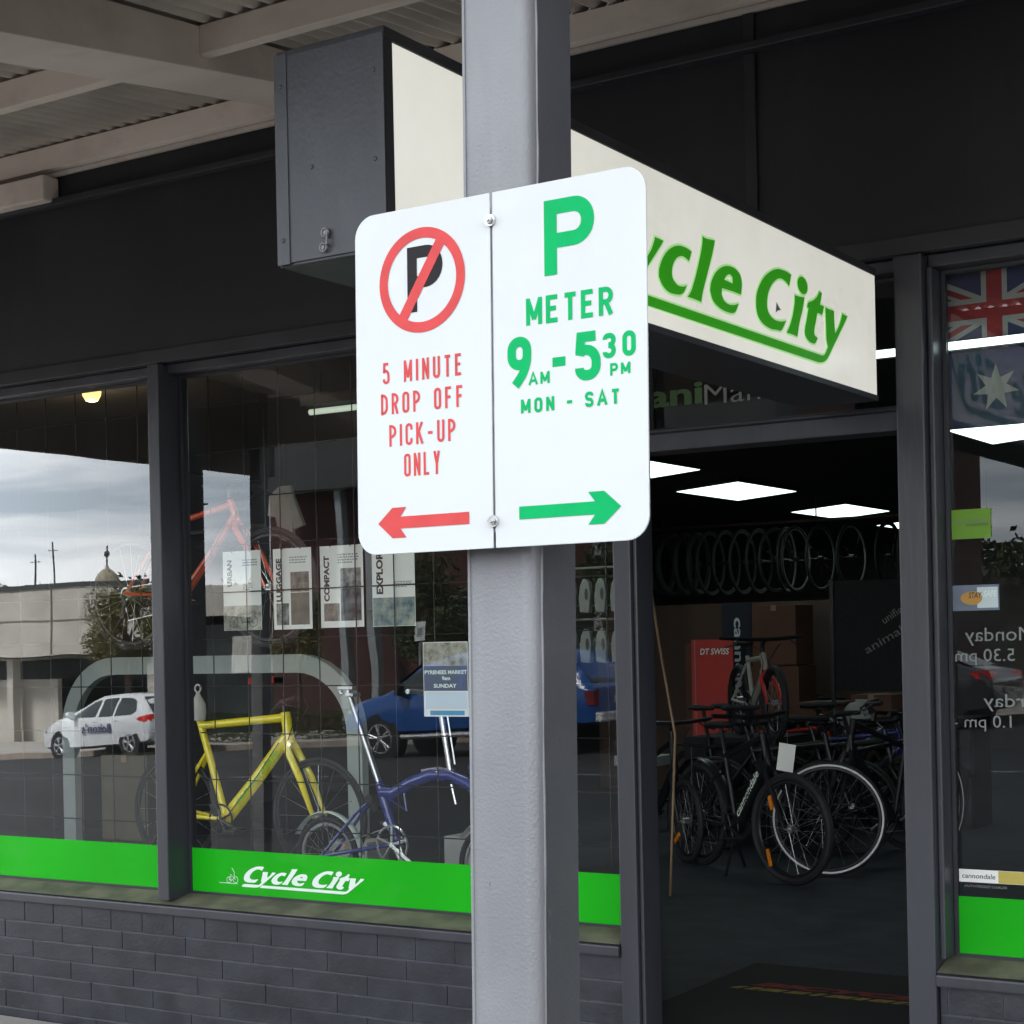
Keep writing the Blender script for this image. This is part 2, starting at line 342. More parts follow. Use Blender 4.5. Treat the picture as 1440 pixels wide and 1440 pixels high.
def dup(root, loc, rz, label, group=None, cat=None):
    r = root.copy(); COL.objects.link(r); r.location = loc; r.rotation_euler = (0, 0, rz); r['label'] = label
    if group: r['group'] = group
    for ch in list(root.children):
        c = ch.copy(); COL.objects.link(c); c.parent = r
        for g in ch.children:
            d = g.copy(); COL.objects.link(d); d.parent = c
    return r

# lettering ---------------------------------------------------------------
def text_geo(body, bold=0.0, shear=0.0, space=1.0):
    cu = bpy.data.curves.new('lettering', 'FONT'); cu.body = body; cu.size = 1; cu.offset = bold; cu.shear = shear; cu.space_character = space
    cu.resolution_u = 3
    ob = bpy.data.objects.new('lettering', cu); COL.objects.link(ob)
    dg = bpy.context.evaluated_depsgraph_get(); ev = ob.evaluated_get(dg); me = ev.to_mesh()
    vs = [Vector(v.co) for v in me.vertices]; fs = [tuple(p.vertices) for p in me.polygons]
    ev.to_mesh_clear(); bpy.data.objects.remove(ob); bpy.data.curves.remove(cu)
    x0 = min(v.x for v in vs); x1 = max(v.x for v in vs); y0 = min(v.y for v in vs); y1 = max(v.y for v in vs)
    return [((v.x - x0) / (x1 - x0), (v.y - y0) / (y1 - y0)) for v in vs], fs, (x1 - x0) / (y1 - y0)
def text_to(mb, body, fn, u0, v0, u1, v1, bold=0.0, shear=0.0, mirror=False, space=1.0):
    uv, fs, asp = text_geo(body, bold, shear, space)
    if u1 is None: u1 = u0 + asp * (v1 - v0)
    mb.add([fn(u0 + (1 - a if mirror else a) * (u1 - u0), v0 + b * (v1 - v0)) for a, b in uv], fs)
    return mb
def facadeplane(Y): return lambda u, v: (u, Y, v)

# stroke lettering for road signs ------------------------------------------
GL = {'O': [([(0, 0), (0, 1), (1, 1), (1, 0)], 1, [1, 1, 1, 1])], '0': [([(0, 0), (0, 1), (1, 1), (1, 0)], 1, [1, 1, 1, 1])],
      'C': [([(1, .72), (1, 1), (0, 1), (0, 0), (1, 0), (1, .28)], 0, [0, 1, 1, 1, 1, 0])],
      'D': [([(0, 0), (0, 1), (1, 1), (1, 0)], 1, [0, 0, 1, 1])],
      'E': [([(1, 1), (0, 1), (0, 0), (1, 0)], 0, [0] * 4), ([(0, .52), (.85, .52)], 0, [0, 0])],
      'F': [([(1, 1), (0, 1), (0, -.09)], 0, [0] * 3), ([(0, .52), (.85, .52)], 0, [0, 0])],
      'I': [([(.5, -.09), (.5, 1.09)], 0, [0, 0])],
      'K': [([(0, -.09), (0, 1.09)], 0, [0, 0]), ([(1, 1.09), (.0, .38)], 0, [0, 0]), ([(.32, .58), (1.05, -.09)], 0, [0, 0])],
      'L': [([(0, 1.09), (0, 0), (1, 0)], 0, [0] * 3)],
      'M': [([(0, -.09), (0, 1.09)], 0, [0, 0]), ([(1, -.09), (1, 1.09)], 0, [0, 0]), ([(0, 1.02), (.5, .15)], 0, [0, 0]), ([(1, 1.02), (.5, .15)], 0, [0, 0])],
      'N': [([(0, -.09), (0, 1.09)], 0, [0, 0]), ([(1, -.09), (1, 1.09)], 0, [0, 0]), ([(0, 1.02), (1, -.02)], 0, [0, 0])],
      'P': [([(0, -.3), (0, 1.3)], 0, [0, 0]), ([(0, 1), (1, 1), (1, .44), (0, .44)], 0, [0, 1, 1, 0])],
      'R': [([(0, -.3), (0, 1.3)], 0, [0, 0]), ([(0, 1), (1, 1), (1, .47), (0, .47)], 0, [0, 1, 1, 0]), ([(.5, .47), (1.02, -.09)], 0, [0, 0])],
      'S': [([(1, .78), (1, 1), (0, 1), (0, .53), (1, .47), (1, 0), (0, 0), (0, .22)], 0, [0, 1, 1, 1, 1, 1, 1, 0])],
      'T': [([(-.08, 1), (1.08, 1)], 0, [0, 0]), ([(.5, 1), (.5, -.09)], 0, [0, 0])],
      'U': [([(0, 1.09), (0, 0), (1, 0), (1, 1.09)], 0, [0, 1, 1, 0])],
      'Y': [([(0, 1.09), (.5, .45), (.5, -.09)], 0, [0, 0, 0]), ([(1, 1.09), (.5, .45)], 0, [0, 0])],
      'A': [([(-.08, -.09), (.5, 1.09), (1.08, -.09)], 0, [0, 0, 0]), ([(.18, .32), (.82, .32)], 0, [0, 0])],
      '-': [([(0, .47), (1, .47)], 0, [0, 0])],
      '5': [([(.98, 1), (.10, 1), (.02, .56)], 0, [0, 0, 0]), ([(.03, .52), (.1, .66), (1, .66), (1, 0), (0, 0), (0, .2)], 0, [0, 0, 1, 1, 1, 0])],
      '9': [([(0, .42), (0, 1), (1, 1), (1, .42)], 1, [1, 1, 1, 1]), ([(1, .7), (1, .32), (.22, -.09)], 0, [0, .8, 0])],
      '3': [([(0, .82), (0, 1), (1, 1), (1, .54), (.4, .54)], 0, [0, 1, 1, 1, 0]), ([(.4, .5), (1, .5), (1, 0), (0, 0), (0, .2)], 0, [0, 1, 1, 1, 0])]}
def fillet(P, closed, fl, seg=7):
    n = len(P); res = []
    for i, p in enumerate(P):
        p = Vector(p)
        if fl[i] == 0 or (not closed and i in (0, n - 1)): res.append(p); continue
        a = Vector(P[i - 1]); b = Vector(P[(i + 1) % n]); da = a - p; db = b - p
        la = da.length * (0.5 if (closed or i - 1 > 0) and fl[i - 1] else 1.0); lb = db.length * (0.5 if (closed or i + 1 < n - 1) and fl[(i + 1) % n] else 1.0)
        r = min(la, lb) * fl[i] * 0.96
        s = p + da.normalized() * r; e = p + db.normalized() * r
        for k in range(seg + 1):
            th = PI / 2 * k / seg
            res.append(p + (s - p) * (1 - math.sin(th)) + (e - p) * (1 - math.cos(th)))
    o = [res[0]]
    for q in res[1:]:
        if (q - o[-1]).length > 1e-6: o.append(q)
    return o
def stroke(mb, P, closed, t, fn, lift):
    n = len(P); L = []; Rr = []
    for i, p in enumerate(P):
        a = P[i - 1] if (closed or i > 0) else None; b = P[(i + 1) % n] if (closed or i < n - 1) else None
        d1 = (p - a).normalized() if a is not None else (b - p).normalized()
        d2 = (b - p).normalized() if b is not None else d1
        n1 = Vector((-d1.y, d1.x)); n2 = Vector((-d2.y, d2.x)); m = (n1 + n2)
        m = m.normalized() if m.length > 1e-5 else n1
        k = min(1.6, 1 / max(.3, m.dot(n1))); L.append(p + m * k * t / 2); Rr.append(p - m * k * t / 2)
    vs = [fn(q.x, q.y, lift) for q in L] + [fn(q.x, q.y, lift) for q in Rr]
    mb.add(vs, [(i, (i + 1) % n, n + (i + 1) % n, n + i) for i in range(n if closed else n - 1)])
def sign_text(mb, s, fn, u0, v0, u1, v1, t, wr=0.42, gap=0.22, spw=0.55, lift0=0.0):
    h = v1 - v0; W = {'I': 0.0, 'M': wr * 1.2, '-': wr * .95, 'A': wr * 1.15}
    def cw(c): return t if c == 'I' else W.get(c, wr) * h
    tot = 0
    for i, c in enumerate(s): tot += spw * h if c == ' ' else cw(c) + (gap * h if i < len(s) - 1 and s[i + 1] != ' ' else 0)
    k = (u1 - u0) / tot; x = u0; li = 0
    for i, c in enumerate(s):
        if c == ' ': x += spw * h * k; continue
        cwid = cw(c) * k
        for P, cl, fl in GL[c]:
            ph = [Vector((x + t / 2 + a * max(cwid - t, 0) if c != 'I' else x + cwid / 2, v0 + t / 2 + b * (h - t))) for a, b in P]
            for q in ph: q.y = min(max(q.y, v0), v1)
            stroke(mb, fillet(ph, cl, fl), cl, t, fn, lift0 + 0.00003 * li); li += 1
        x += cwid
        if i < len(s) - 1 and s[i + 1] != ' ': x += gap * h * k
    return mb

# shop logotype outlines ----------------------------------------------------
LG = {'c': [(3.916, 2.511), (3.884, 2.515), (3.839, 2.512), (3.794, 2.496), (3.759, 2.471), (3.734, 2.438), (3.73, 2.416), (3.747, 2.398), (3.78, 2.386), (3.829, 2.387), (3.862, 2.396), (3.886, 2.42), (3.865, 2.413), (3.834, 2.411), (3.808, 2.422), (3.802, 2.439), (3.81, 2.46), (3.833, 2.481), (3.864, 2.49), (3.887, 2.487), (3.9, 2.484)],
      'l': [(3.982, 2.563), (4.006, 2.561), (4.056, 2.566), (4.037, 2.525), (4.006, 2.47), (3.977, 2.418), (3.967, 2.39), (3.932, 2.391), (3.887, 2.391), (3.908, 2.408), (3.935, 2.449), (3.963, 2.503), (3.979, 2.541)],
      'e': [(4.129, 2.512), (4.174, 2.514), (4.208, 2.503), (4.22, 2.481), (4.213, 2.449), (4.155, 2.449), (4.093, 2.447), (4.09, 2.43), (4.104, 2.416), (4.133, 2.41), (4.169, 2.414), (4.197, 2.422), (4.17, 2.394), (4.122, 2.388), (4.074, 2.392), (4.036, 2.405), (4.02, 2.429), (4.029, 2.453), (4.054, 2.48), (4.089, 2.5)],
      'eh': [(4.109, 2.472), (4.122, 2.484), (4.142, 2.492), (4.16, 2.488), (4.161, 2.47)],
      'C': [(4.563, 2.563), (4.519, 2.566), (4.462, 2.562), (4.406, 2.543), (4.358, 2.515), (4.321, 2.476), (4.311, 2.444), (4.318, 2.413), (4.349, 2.393), (4.403, 2.385), (4.453, 2.388), (4.484, 2.392), (4.519, 2.424), (4.477, 2.415), (4.432, 2.415), (4.397, 2.427), (4.386, 2.449), (4.394, 2.48), (4.42, 2.51), (4.455, 2.531), (4.483, 2.539), (4.517, 2.537), (4.545, 2.527)],
      'i': [(4.584, 2.508), (4.617, 2.509), (4.658, 2.513), (4.642, 2.476), (4.615, 2.431), (4.598, 2.389), (4.561, 2.391), (4.52, 2.39), (4.542, 2.411), (4.567, 2.446), (4.583, 2.485)],
      'dot': [(4.645 + .038 * math.cos(a), 2.546 + .025 * math.sin(a)) for a in [k * PI / 8 for k in range(16)]],
      't': [(4.773, 2.548), (4.793, 2.547), (4.777, 2.51), (4.808, 2.51), (4.793, 2.482), (4.754, 2.483), (4.743, 2.459), (4.728, 2.429), (4.728, 2.412), (4.753, 2.407), (4.73, 2.388), (4.691, 2.387), (4.661, 2.398), (4.655, 2.416), (4.67, 2.448), (4.687, 2.487), (4.675, 2.486), (4.685, 2.502), (4.722, 2.514), (4.754, 2.531)],
      'y': [(4.818, 2.508), (4.853, 2.508), (4.888, 2.508), (4.888, 2.476), (4.894, 2.441), (4.928, 2.47), (4.949, 2.499), (4.953, 2.51), (5.0, 2.509), (4.968, 2.48), (4.906, 2.425), (4.858, 2.383), (4.825, 2.355), (4.793, 2.341), (4.755, 2.335), (3.585, 2.334), (3.613, 2.359), (4.781, 2.359), (4.806, 2.365), (4.833, 2.391), (4.822, 2.414), (4.821, 2.461)]}
LG['C1'] = [(a - .99, b) for a, b in LG['C']]
LG['y1'] = [(a - 1.24, b) if not 3.5 < a < 3.7 else (a - .265, b) for a, b in LG['y']]
def smooth_poly(P):
    n = len(P); V = [Vector(p) for p in P]; cor = []
    for i in range(n):
        d1 = (V[i] - V[i - 1]).normalized(); d2 = (V[(i + 1) % n] - V[i]).normalized()
        cor.append(d1.dot(d2) < 0.62 or (V[i] - V[i - 1]).length > .2 or (V[(i + 1) % n] - V[i]).length > .2)
    o = []
    for i in range(n):
        p1, p2 = V[i], V[(i + 1) % n]; o.append(p1)
        if (p2 - p1).length > .2: continue
        p0 = V[i - 1] if not cor[i] else p1 - (p2 - p1); p3 = V[(i + 2) % n] if not cor[(i + 1) % n] else p2 + (p2 - p1)
        for k in (1, 2, 3):
            t = k / 4
            o.append(.5 * ((2 * p1) + (p2 - p0) * t + (2 * p0 - 5 * p1 + 4 * p2 - p3) * t * t + (3 * p1 - p0 - 3 * p2 + p3) * t ** 3))
    return o
def grow(P, d):
    n = len(P); ar = sum(P[i - 1].x * P[i].y - P[i].x * P[i - 1].y for i in range(n)); sg = 1 if ar > 0 else -1; o = []
    for i in range(n):
        a = (P[i] - P[i - 1]); b = (P[(i + 1) % n] - P[i])
        m = Vector((a.y, -a.x)).normalized() + Vector((b.y, -b.x)).normalized()
        m = m.normalized() if m.length > 1e-4 else Vector((a.y, -a.x)).normalized()
        o.append(P[i] + m * d * sg)
    return o
def logo(mb, fn, g=0.0):
    li = 0
    for k in ('C1', 'y1', 'c', 'l', 'e', 'C', 'i', 'dot', 't', 'y'):
        loops = [smooth_poly(LG[k])]
        if g: loops = [grow(loops[0], g)]
        if k == 'e':
            h = smooth_poly(LG['eh']); loops.append(grow(h, -g) if g else h)
        flat = [p for lp in loops for p in lp]
        tri = tessellate_polygon([[Vector((p.x, p.y, 0)) for p in lp] for lp in loops])
        mb.add([fn(p.x, p.y, 0.0001 * li) for p in flat], tri); li += 1
    return mb

# ================================================================== SETTING
b = MB(); b.poly([(-900, -900, -3.2), (900, -900, -3.2), (900, 900, -3.2), (-900, 900, -3.2)])
struct(b.build('ground', 'earth'))
b = MB()

def far_z(X): return -.80 + .045 * (min(12, max(-60, X)) + 24.8)
def road_z(Y, X=-20):
    k = (1.15 - Y) / 20.35
    return (-.30 + .012 * min(0, max(-60, X))) * (1 - k) + far_z(X) * k
xs_ = [-160, -60, -45, -35, -25, -15, -5, 5, 12, 120]; ys_ = [1.15, -4, -9, -14, -19.2]
b.add([(x, y, road_z(y, x)) for y in ys_ for x in xs_], [(j * 10 + i, j * 10 + i + 1, j * 10 + i + 11, j * 10 + i + 10) for j in range(4) for i in range(9)])
struct(b.build('road', 'asphalt'))
b = MB()
for x in range(-20, 5): b.box(x * 6 - .05, x * 6 + .05, -3.6, 1.0, 0, 0)
mk = MB()
for x in range(-20, 6):
    xx = x * 6
    mk.add([(xx, -9.06, road_z(-9.06, xx) + .006), (xx + 2.6, -9.06, road_z(-9.06, xx + 2.6) + .006), (xx + 2.6, -8.94, road_z(-8.94, xx + 2.6) + .006), (xx, -8.94, road_z(-8.94, xx) + .006)], [(0, 1, 2, 3)])
struct(mk.build('road_markings', mat('worn_road_paint', (0.22, 0.22, 0.21), 0.8, var=.3, vscale=3)))
b = MB(); b.box(-60, 40, 1.30, 5.36, -.6, -.165); struct(b.build('footpath', 'concrete'))
b = MB(); b.box(-60, 40, 1.15, 1.298, -.6, -.161); struct(b.build('kerb', 'kerb', bev=.02))
def strip(y0, y1, dz, name, m, bev=0):
    q = MB(); P = [-160, -60, -40, -20, 0, 12, 120]
    for a, c in zip(P[:-1], P[1:]):
        q.hexa([(a, y0, -4), (c, y0, -4), (c, y1, -4), (a, y1, -4)], [(a, y0, far_z(a) + dz), (c, y0, far_z(c) + dz), (c, y1, far_z(c) + dz), (a, y1, far_z(a) + dz)])
    struct(q.build(name, m))
strip(-19.6, -19.2, .14, 'far_kerb', 'kerb')
strip(-60, -19.602, .13, 'far_footpath', 'concrete')
zf = -3.0
b = MB(); b.box(-11, 1.6, 5.52, 22, -.3, 0); struct(b.build('shop_floor', 'floor'))

# ================================================================== SHOP BUILDING
shop = thing('shop_building', 'charcoal painted bike shop front with large display windows and an open doorway', 'shop', (-2.4, 5.5, 0))
FR, GL_Y = 5.36, 5.50
# brick wall bases (real bricks)
def bricks(x0, x1, name):
    bb = MB()
    mo = MB(); mo.box(x0 + .004, x1 - .004, 5.3845, 5.52, -.30, .372); 
    zt = .372
    rows = [(.092, .187, 0)] + [(.0815, .385, i % 2) for i in range(1, 8)]
    for i, (h, wd, odd) in enumerate(rows):
        z1 = zt; z0 = zt - h; zt = z0
        if z1 < -.16: break
        x = x1 - (wd / 2 if odd else 0)
        first = True
        xs = [x1]
        while x > x0:
            if x < x1: xs.append(x)
            x -= wd * random.uniform(.97, 1.03)
        xs.append(x0)
        for a, c in zip(xs[1:], xs[:-1]):
            if c - a < .02: continue
            g = .0022; j = random.uniform(-.0010, .0010)
            bb.hexa([(a + g, 5.38 + j, z0 + g + random.uniform(-.001, .001)), (c - g, 5.38 + j + random.uniform(-.001, .001), z0 + g), (c - g, 5.44, z0 + g), (a + g, 5.44, z0 + g)],
                    [(a + g, 5.38 + j, z1 - g), (c - g, 5.38 + j, z1 - g + random.uniform(-.001, .001)), (c - g, 5.44, z1 - g), (a + g, 5.44, z1 - g)])
    o = bb.build(name, 'brick', shop, bev=.0028, seg=2)
    mo.build('mortar', 'mortar', o)
    return o
bricks(-9.7, -2.965, 'brick_base')
bricks(-1.795, 1.6, 'brick_base')
def sill(x0, x1):
    s = MB()
    s.hexa([(x0, 5.345, .375), (x1, 5.345, .375), (x1, 5.50, .375), (x0, 5.50, .375)], [(x0, 5.345, .414), (x1, 5.345, .414), (x1, 5.50, .452), (x0, 5.50, .452)])
    o = s.build('window_sill', 'charcoal_trim', shop, bev=.006)
    d = MB(); d.add([(x0, 5.352, .4205), (x1, 5.352, .4205), (x1, 5.494, .4545), (x0, 5.494, .4545)], [(0, 1, 2, 3)])
    d.build('sill_dust', 'sill_dust', o)
sill(-9.7, -2.965); sill(-1.795, 1.6)
# fascia above
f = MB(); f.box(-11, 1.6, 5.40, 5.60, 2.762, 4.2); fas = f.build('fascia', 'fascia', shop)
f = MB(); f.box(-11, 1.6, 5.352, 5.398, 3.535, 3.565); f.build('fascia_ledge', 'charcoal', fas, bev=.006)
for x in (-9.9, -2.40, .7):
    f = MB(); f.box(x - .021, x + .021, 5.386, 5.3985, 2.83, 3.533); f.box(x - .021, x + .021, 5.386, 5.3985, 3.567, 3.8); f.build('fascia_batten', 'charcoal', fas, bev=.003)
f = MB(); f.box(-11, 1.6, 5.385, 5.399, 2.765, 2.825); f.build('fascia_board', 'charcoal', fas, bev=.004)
# window heads and frame members
def member(name, x0, x1, y0, y1, z0, z1, m='charcoal_trim', bev=.005):
    q = MB(); q.box(x0, x1, y0, y1, z0, z1); return q.build(name, m, shop, bev=bev)
member('head_rail', -9.7, -2.962, 5.42, 5.56, 2.718, 2.760)
member('head_rail', -1.797, 1.6, 5.42, 5.56, 2.718, 2.760)
member('head_rail', -2.868, -1.897, 5.42, 5.56, 2.718, 2.760)
member('mullion', -5.247, -5.183, 5.36, 5.545, .435, 2.758)
member('mullion', -8.45, -8.386, 5.36, 5.545, .435, 2.758)
member('door_jamb', -2.96, -2.889, 5.355, 5.50, -.10, 2.757)
member('jamb_bead', -2.887, -2.872, 5.372, 5.50, -.10, 2.757)
member('door_stop', -3.02, -2.932, 5.502, 5.60, -.10, 2.757, 'charcoal')
member('jamb_bead', -2.995, -2.962, 5.43, 5.498, .452, 2.716)
member('door_jamb', -1.892, -1.798, 5.36, 5.50, -.10, 2.757)
member('door_stop', -1.905, -1.79, 5.502, 5.60, -.10, 2.757, 'charcoal')
member('jamb_bead', -1.7965, -1.777, 5.40, 5.545, .455, 2.716)
member('transom', -2.870, -1.894, 5.385, 5.52, 2.190, 2.254)
member('transom_bead', -2.870, -1.894, 5.40, 5.50, 2.256, 2.272, 'charcoal')
member('threshold', -2.870, -1.894, 5.36, 5.62, -.16, .012, 'charcoal')
# windows
def window(x0, x1, z0, z1, mesh=True, band=True):
    fr = MB()
    fr.box(x0, x0 + .014, 5.488, 5.512, z0, z1); fr.box(x1 - .014, x1, 5.488, 5.512, z0, z1)
    fr.box(x0 + .014, x1 - .014, 5.488, 5.512, z0, z0 + .012); fr.box(x0 + .014, x1 - .014, 5.488, 5.512, z1 - .012, z1)
    wn = fr.build('display_window', 'charcoal', shop)
    g = MB(); g.box(x0 + .014, x1 - .014, 5.497, 5.503, z0 + .012, z1 - .012); g.build('glass_pane', 'glass', wn)
    if band:
        g = MB(); g.box(x0 + .014, x1 - .014, 5.4935, 5.4962, z0 + .012, .652); g.build('green_band', 'band', wn)
    if mesh:
        m = MB(); x = x0 + .09
        while x < x1: m.tube([(x, 5.575, .23), (x, 5.575, z1 + .02)], .0028, 5); x += .198
        z = .33
        while z < z1: m.tube([(x0, 5.5795, z), (x1, 5.5795, z)], .0028, 5); z += .205
        m.build('security_mesh', 'wire', wn)
    return wn
w_left = window(-8.384, -5.249, .452, 2.717)
w_main = window(-5.181, -2.997, .452, 2.717)
w_right = window(-1.775, 1.5, .452, 2.717, mesh=False)
w_over = window(-2.866, -1.899, 2.274, 2.717, mesh=False, band=False)
# window lettering: shop logo on the green band
kx = (4.881 - 4.244) / (5.0 - 3.32)
def bandmap(u, v, l): 
    return (-4.881 + (u - 3.32) * kx + (v - 2.334) * .12, 5.4925 - l, .499 + (v - 2.334) * .384)
lb = MB(); logo(lb, bandmap, .004)
e = MB()
def ep(px, pz): return Vector((-5.015 + px * .00042 * 1.02, 5.4925, .508 + pz * .00042))
e.torus((-4.955, 5.4925, .523), (0, 1, 0), .0125, .0011, 24, 4, flat=.3); e.torus((-4.918, 5.4924, .525), (0, 1, 0), .0135, .0011, 24, 4, flat=.3)
for pth in ([(-4.955, .523), (-4.945, .541), (-4.926, .534), (-4.938, .522), (-4.955, .523)], [(-4.926, .534), (-4.918, .525)], [(-4.948, .546), (-4.938, .545)],
            [(-4.926, .540), (-4.923, .556), (-4.937, .575)], [(-5.01, .509), (-4.905, .508)]):
    e.tube([(x, 5.4922, z) for x, z in pth], .0015, 4)
lb.v += e.v; base = len(lb.v) - len(e.v); lb.f += [tuple(i + base for i in fc) for fc in e.f]
lb.build('logo_lettering', 'white_vinyl', w_main)
# lettering above the door
t1 = MB(); text_to(t1, 'cani', facadeplane(5.4955), -2.96, 2.362, -2.655, 2.442, bold=.03); t1.build('green_lettering', mat('dull_green_vinyl', (0.05, 0.12, 0.03), .5), w_over)
t2 = MB(); text_to(t2, 'Mann', facadeplane(5.4950), -2.648, 2.355, -2.36, 2.428, bold=-.005); t2.build('white_lettering', 'faded_vinyl', w_over)
# mirrored opening hours on the side window
for s, u0, u1, v0, v1 in (('Monday', -1.722, -1.50, 1.477, 1.535), ('5.30 pm', -1.756, -1.56, 1.412, 1.466), ('Saturday', -1.665, -1.40, 1.262, 1.318), ('1.0 pm -', -1.768, -1.575, 1.196, 1.248)):
    t3 = MB(); text_to(t3, s, facadeplane(5.4955), u0, v0, u1, v1, mirror=True); t3.build('mirrored_lettering', 'faded_vinyl', w_right)
t4 = MB(); text_to(t4, 'AUTHORIZED DEALER', facadeplane(5.4955), -1.742, .683, -1.60, .691); t4.build('small_lettering', 'faded_vinyl', w_right)
# interior shell
q = MB(); q.box(-11.15, -11.002, 5.60, 22, -.3, 4.2); q.build('inner_wall', 'inner_wall', shop)
q = MB(); q.box(1.602, 1.75, 5.36, 22, -.3, 4.2); q.build('inner_wall', 'inner_wall', shop)
q = MB(); q.box(-11.15, 1.75, 22.002, 22.15, -.3, 4.2); q.build('inner_wall', 'inner_wall', shop)
q = MB(); q.box(-11.15, -9.702, 5.38, 5.598, -.3, 2.76); q.build('brick_pier', 'brick', shop)
def ceil_z(X): return 3.05 + .0766 * (X + 4.5)
q = MB(); q.hexa([(-11, 5.60, ceil_z(-11)), (1.6, 5.60, ceil_z(1.6)), (1.6, 22, ceil_z(1.6)), (-11, 22, ceil_z(-11))], [(-11, 5.60, 4.2), (1.6, 5.60, 4.2), (1.6, 22, 4.2), (-11, 22, 4.2)])
q.build('ceiling', 'inner_ceil', shop)
q = MB(); q.box(-11.15, 1.75, 5.602, 22.15, 4.202, 4.4); q.build('roof', 'slate', shop)

nb = thing('right_light_block', 'unseen plain dark frontage added right of the flag window to block light', 'shop', (8, 5.5, 0))  # unseen frontage, added to cut light reaching the post from the right
q = MB(); q.box(1.76, 16, 5.40, 22, -.3, 4.4); q.build('wall', 'fascia', nb)
for x in (2.4, 6.2, 10.4): q = MB(); q.box(x, x + 3.2, 5.385, 5.399, .5, 2.6); q.build('window', 'dark_glass', nb)
# ================================================================== VERANDA
ver = thing('veranda', 'cream painted veranda of timber beams under corrugated iron over the footpath', 'veranda', (-4, 3.4, 3))
def sheet_z(y): return 3.262 + .1 * y + .004
q = MB(); ys = [1.2, 5.395]; pts = []
x = -8.32; k = 0; cols = []
while x < 14.2: cols.append((x, .0135 * math.sin(x / .076 * 2 * PI))); x += .076 / 8
n = len(cols)
for y in ys:
    for xx, dz in cols: pts.append((xx, y, sheet_z(y) + .015 + dz))
for y in ys:
    for xx, dz in cols: pts.append((xx, y, sheet_z(y) + .017 + dz))
q.add(pts, [(i, i + 1, n + i + 1, n + i) for i in range(n - 1)] + [(2 * n + i, 2 * n + i + 1, 3 * n + i + 1, 3 * n + i) for i in range(n - 1)])
q.build('corrugated_roof', 'iron', ver, smooth=True)
segs = [(-14, -10.62), (-10.32, -7.37 + .0), (-7.07, -4.372), (-4.068, -1.37), (-1.07, 1.93), (2.23, 4.2)]
rx = [-7.22, -4.22, -1.22, 2.08, 5.2, 8.3, 11.4]
segs = []; prev = -8.26
for r_ in rx: segs.append((prev, r_ - .151)); prev = r_ + .151
segs.append((prev, 14.2))  # unseen right-hand run, added to darken the post's right side
for (a, c) in segs:
    for y0 in (2.30, 3.35, 4.45):
        zt = sheet_z(y0); q = MB(); q.box(a, c, y0, y0 + .05, zt - .105, zt - .002); q.build('purlin', 'beam', ver, bev=.003)
    zt = sheet_z(5.34); q = MB(); q.box(a, c, 5.335, 5.395, zt - .105, zt - .002); q.build('purlin', 'beam', ver, bev=.003)
    q = MB(); q.box(a, c, 5.378, 5.396, zt - .128, zt - .107); q.build('ledger_strip', 'iron', ver, bev=.003)
for r_ in rx:
    q = MB(); y0, y1 = 1.34, 5.394
    zb = lambda y: 2.895 + .149 * y
    q.hexa([(r_ - .15, y0, zb(y0)), (r_ + .15, y0, zb(y0)), (r_ + .15, y1, zb(y1)), (r_ - .15, y1, zb(y1))],
           [(r_ - .15, y0, sheet_z(y0) - .003), (r_ + .15, y0, sheet_z(y0) - .003), (r_ + .15, y1, sheet_z(y1) - .003), (r_ - .15, y1, sheet_z(y1) - .003)])
    q.build('rafter', 'beam', ver, bev=.004)
q = MB(); q.box(-8.26, 14.2, 1.22, 1.338, 3.02, 3.375); q.build('eave_beam', 'beam', ver, bev=.005)
q = MB(); q.box(-8.32, 14.2, 1.10, 1.218, 3.20, 3.36); q.build('gutter', 'beam', ver, bev=.03)
q = MB(); q.hexa([(-8.33, 1.22, 2.80), (-8.27, 1.22, 2.80), (-8.27, 5.394, 2.80), (-8.33, 5.394, 2.80)], [(-8.33, 1.22, sheet_z(1.22) - .003), (-8.27, 1.22, sheet_z(1.22) - .003), (-8.27, 5.394, sheet_z(5.394) - .003), (-8.33, 5.394, sheet_z(5.394) - .003)])
q.build('end_panel', mat('brown_end_panel', (.16, .125, .11), .7, var=.15, vscale=3, stretch=(1, 6, .3)), ver)
# bracket block at far left of wall
q = MB(); q.box(-6.5, -5.80, 5.30, 5.395, 3.55, 3.665); q.build('wall_bracket', 'beam', ver, bev=.01)

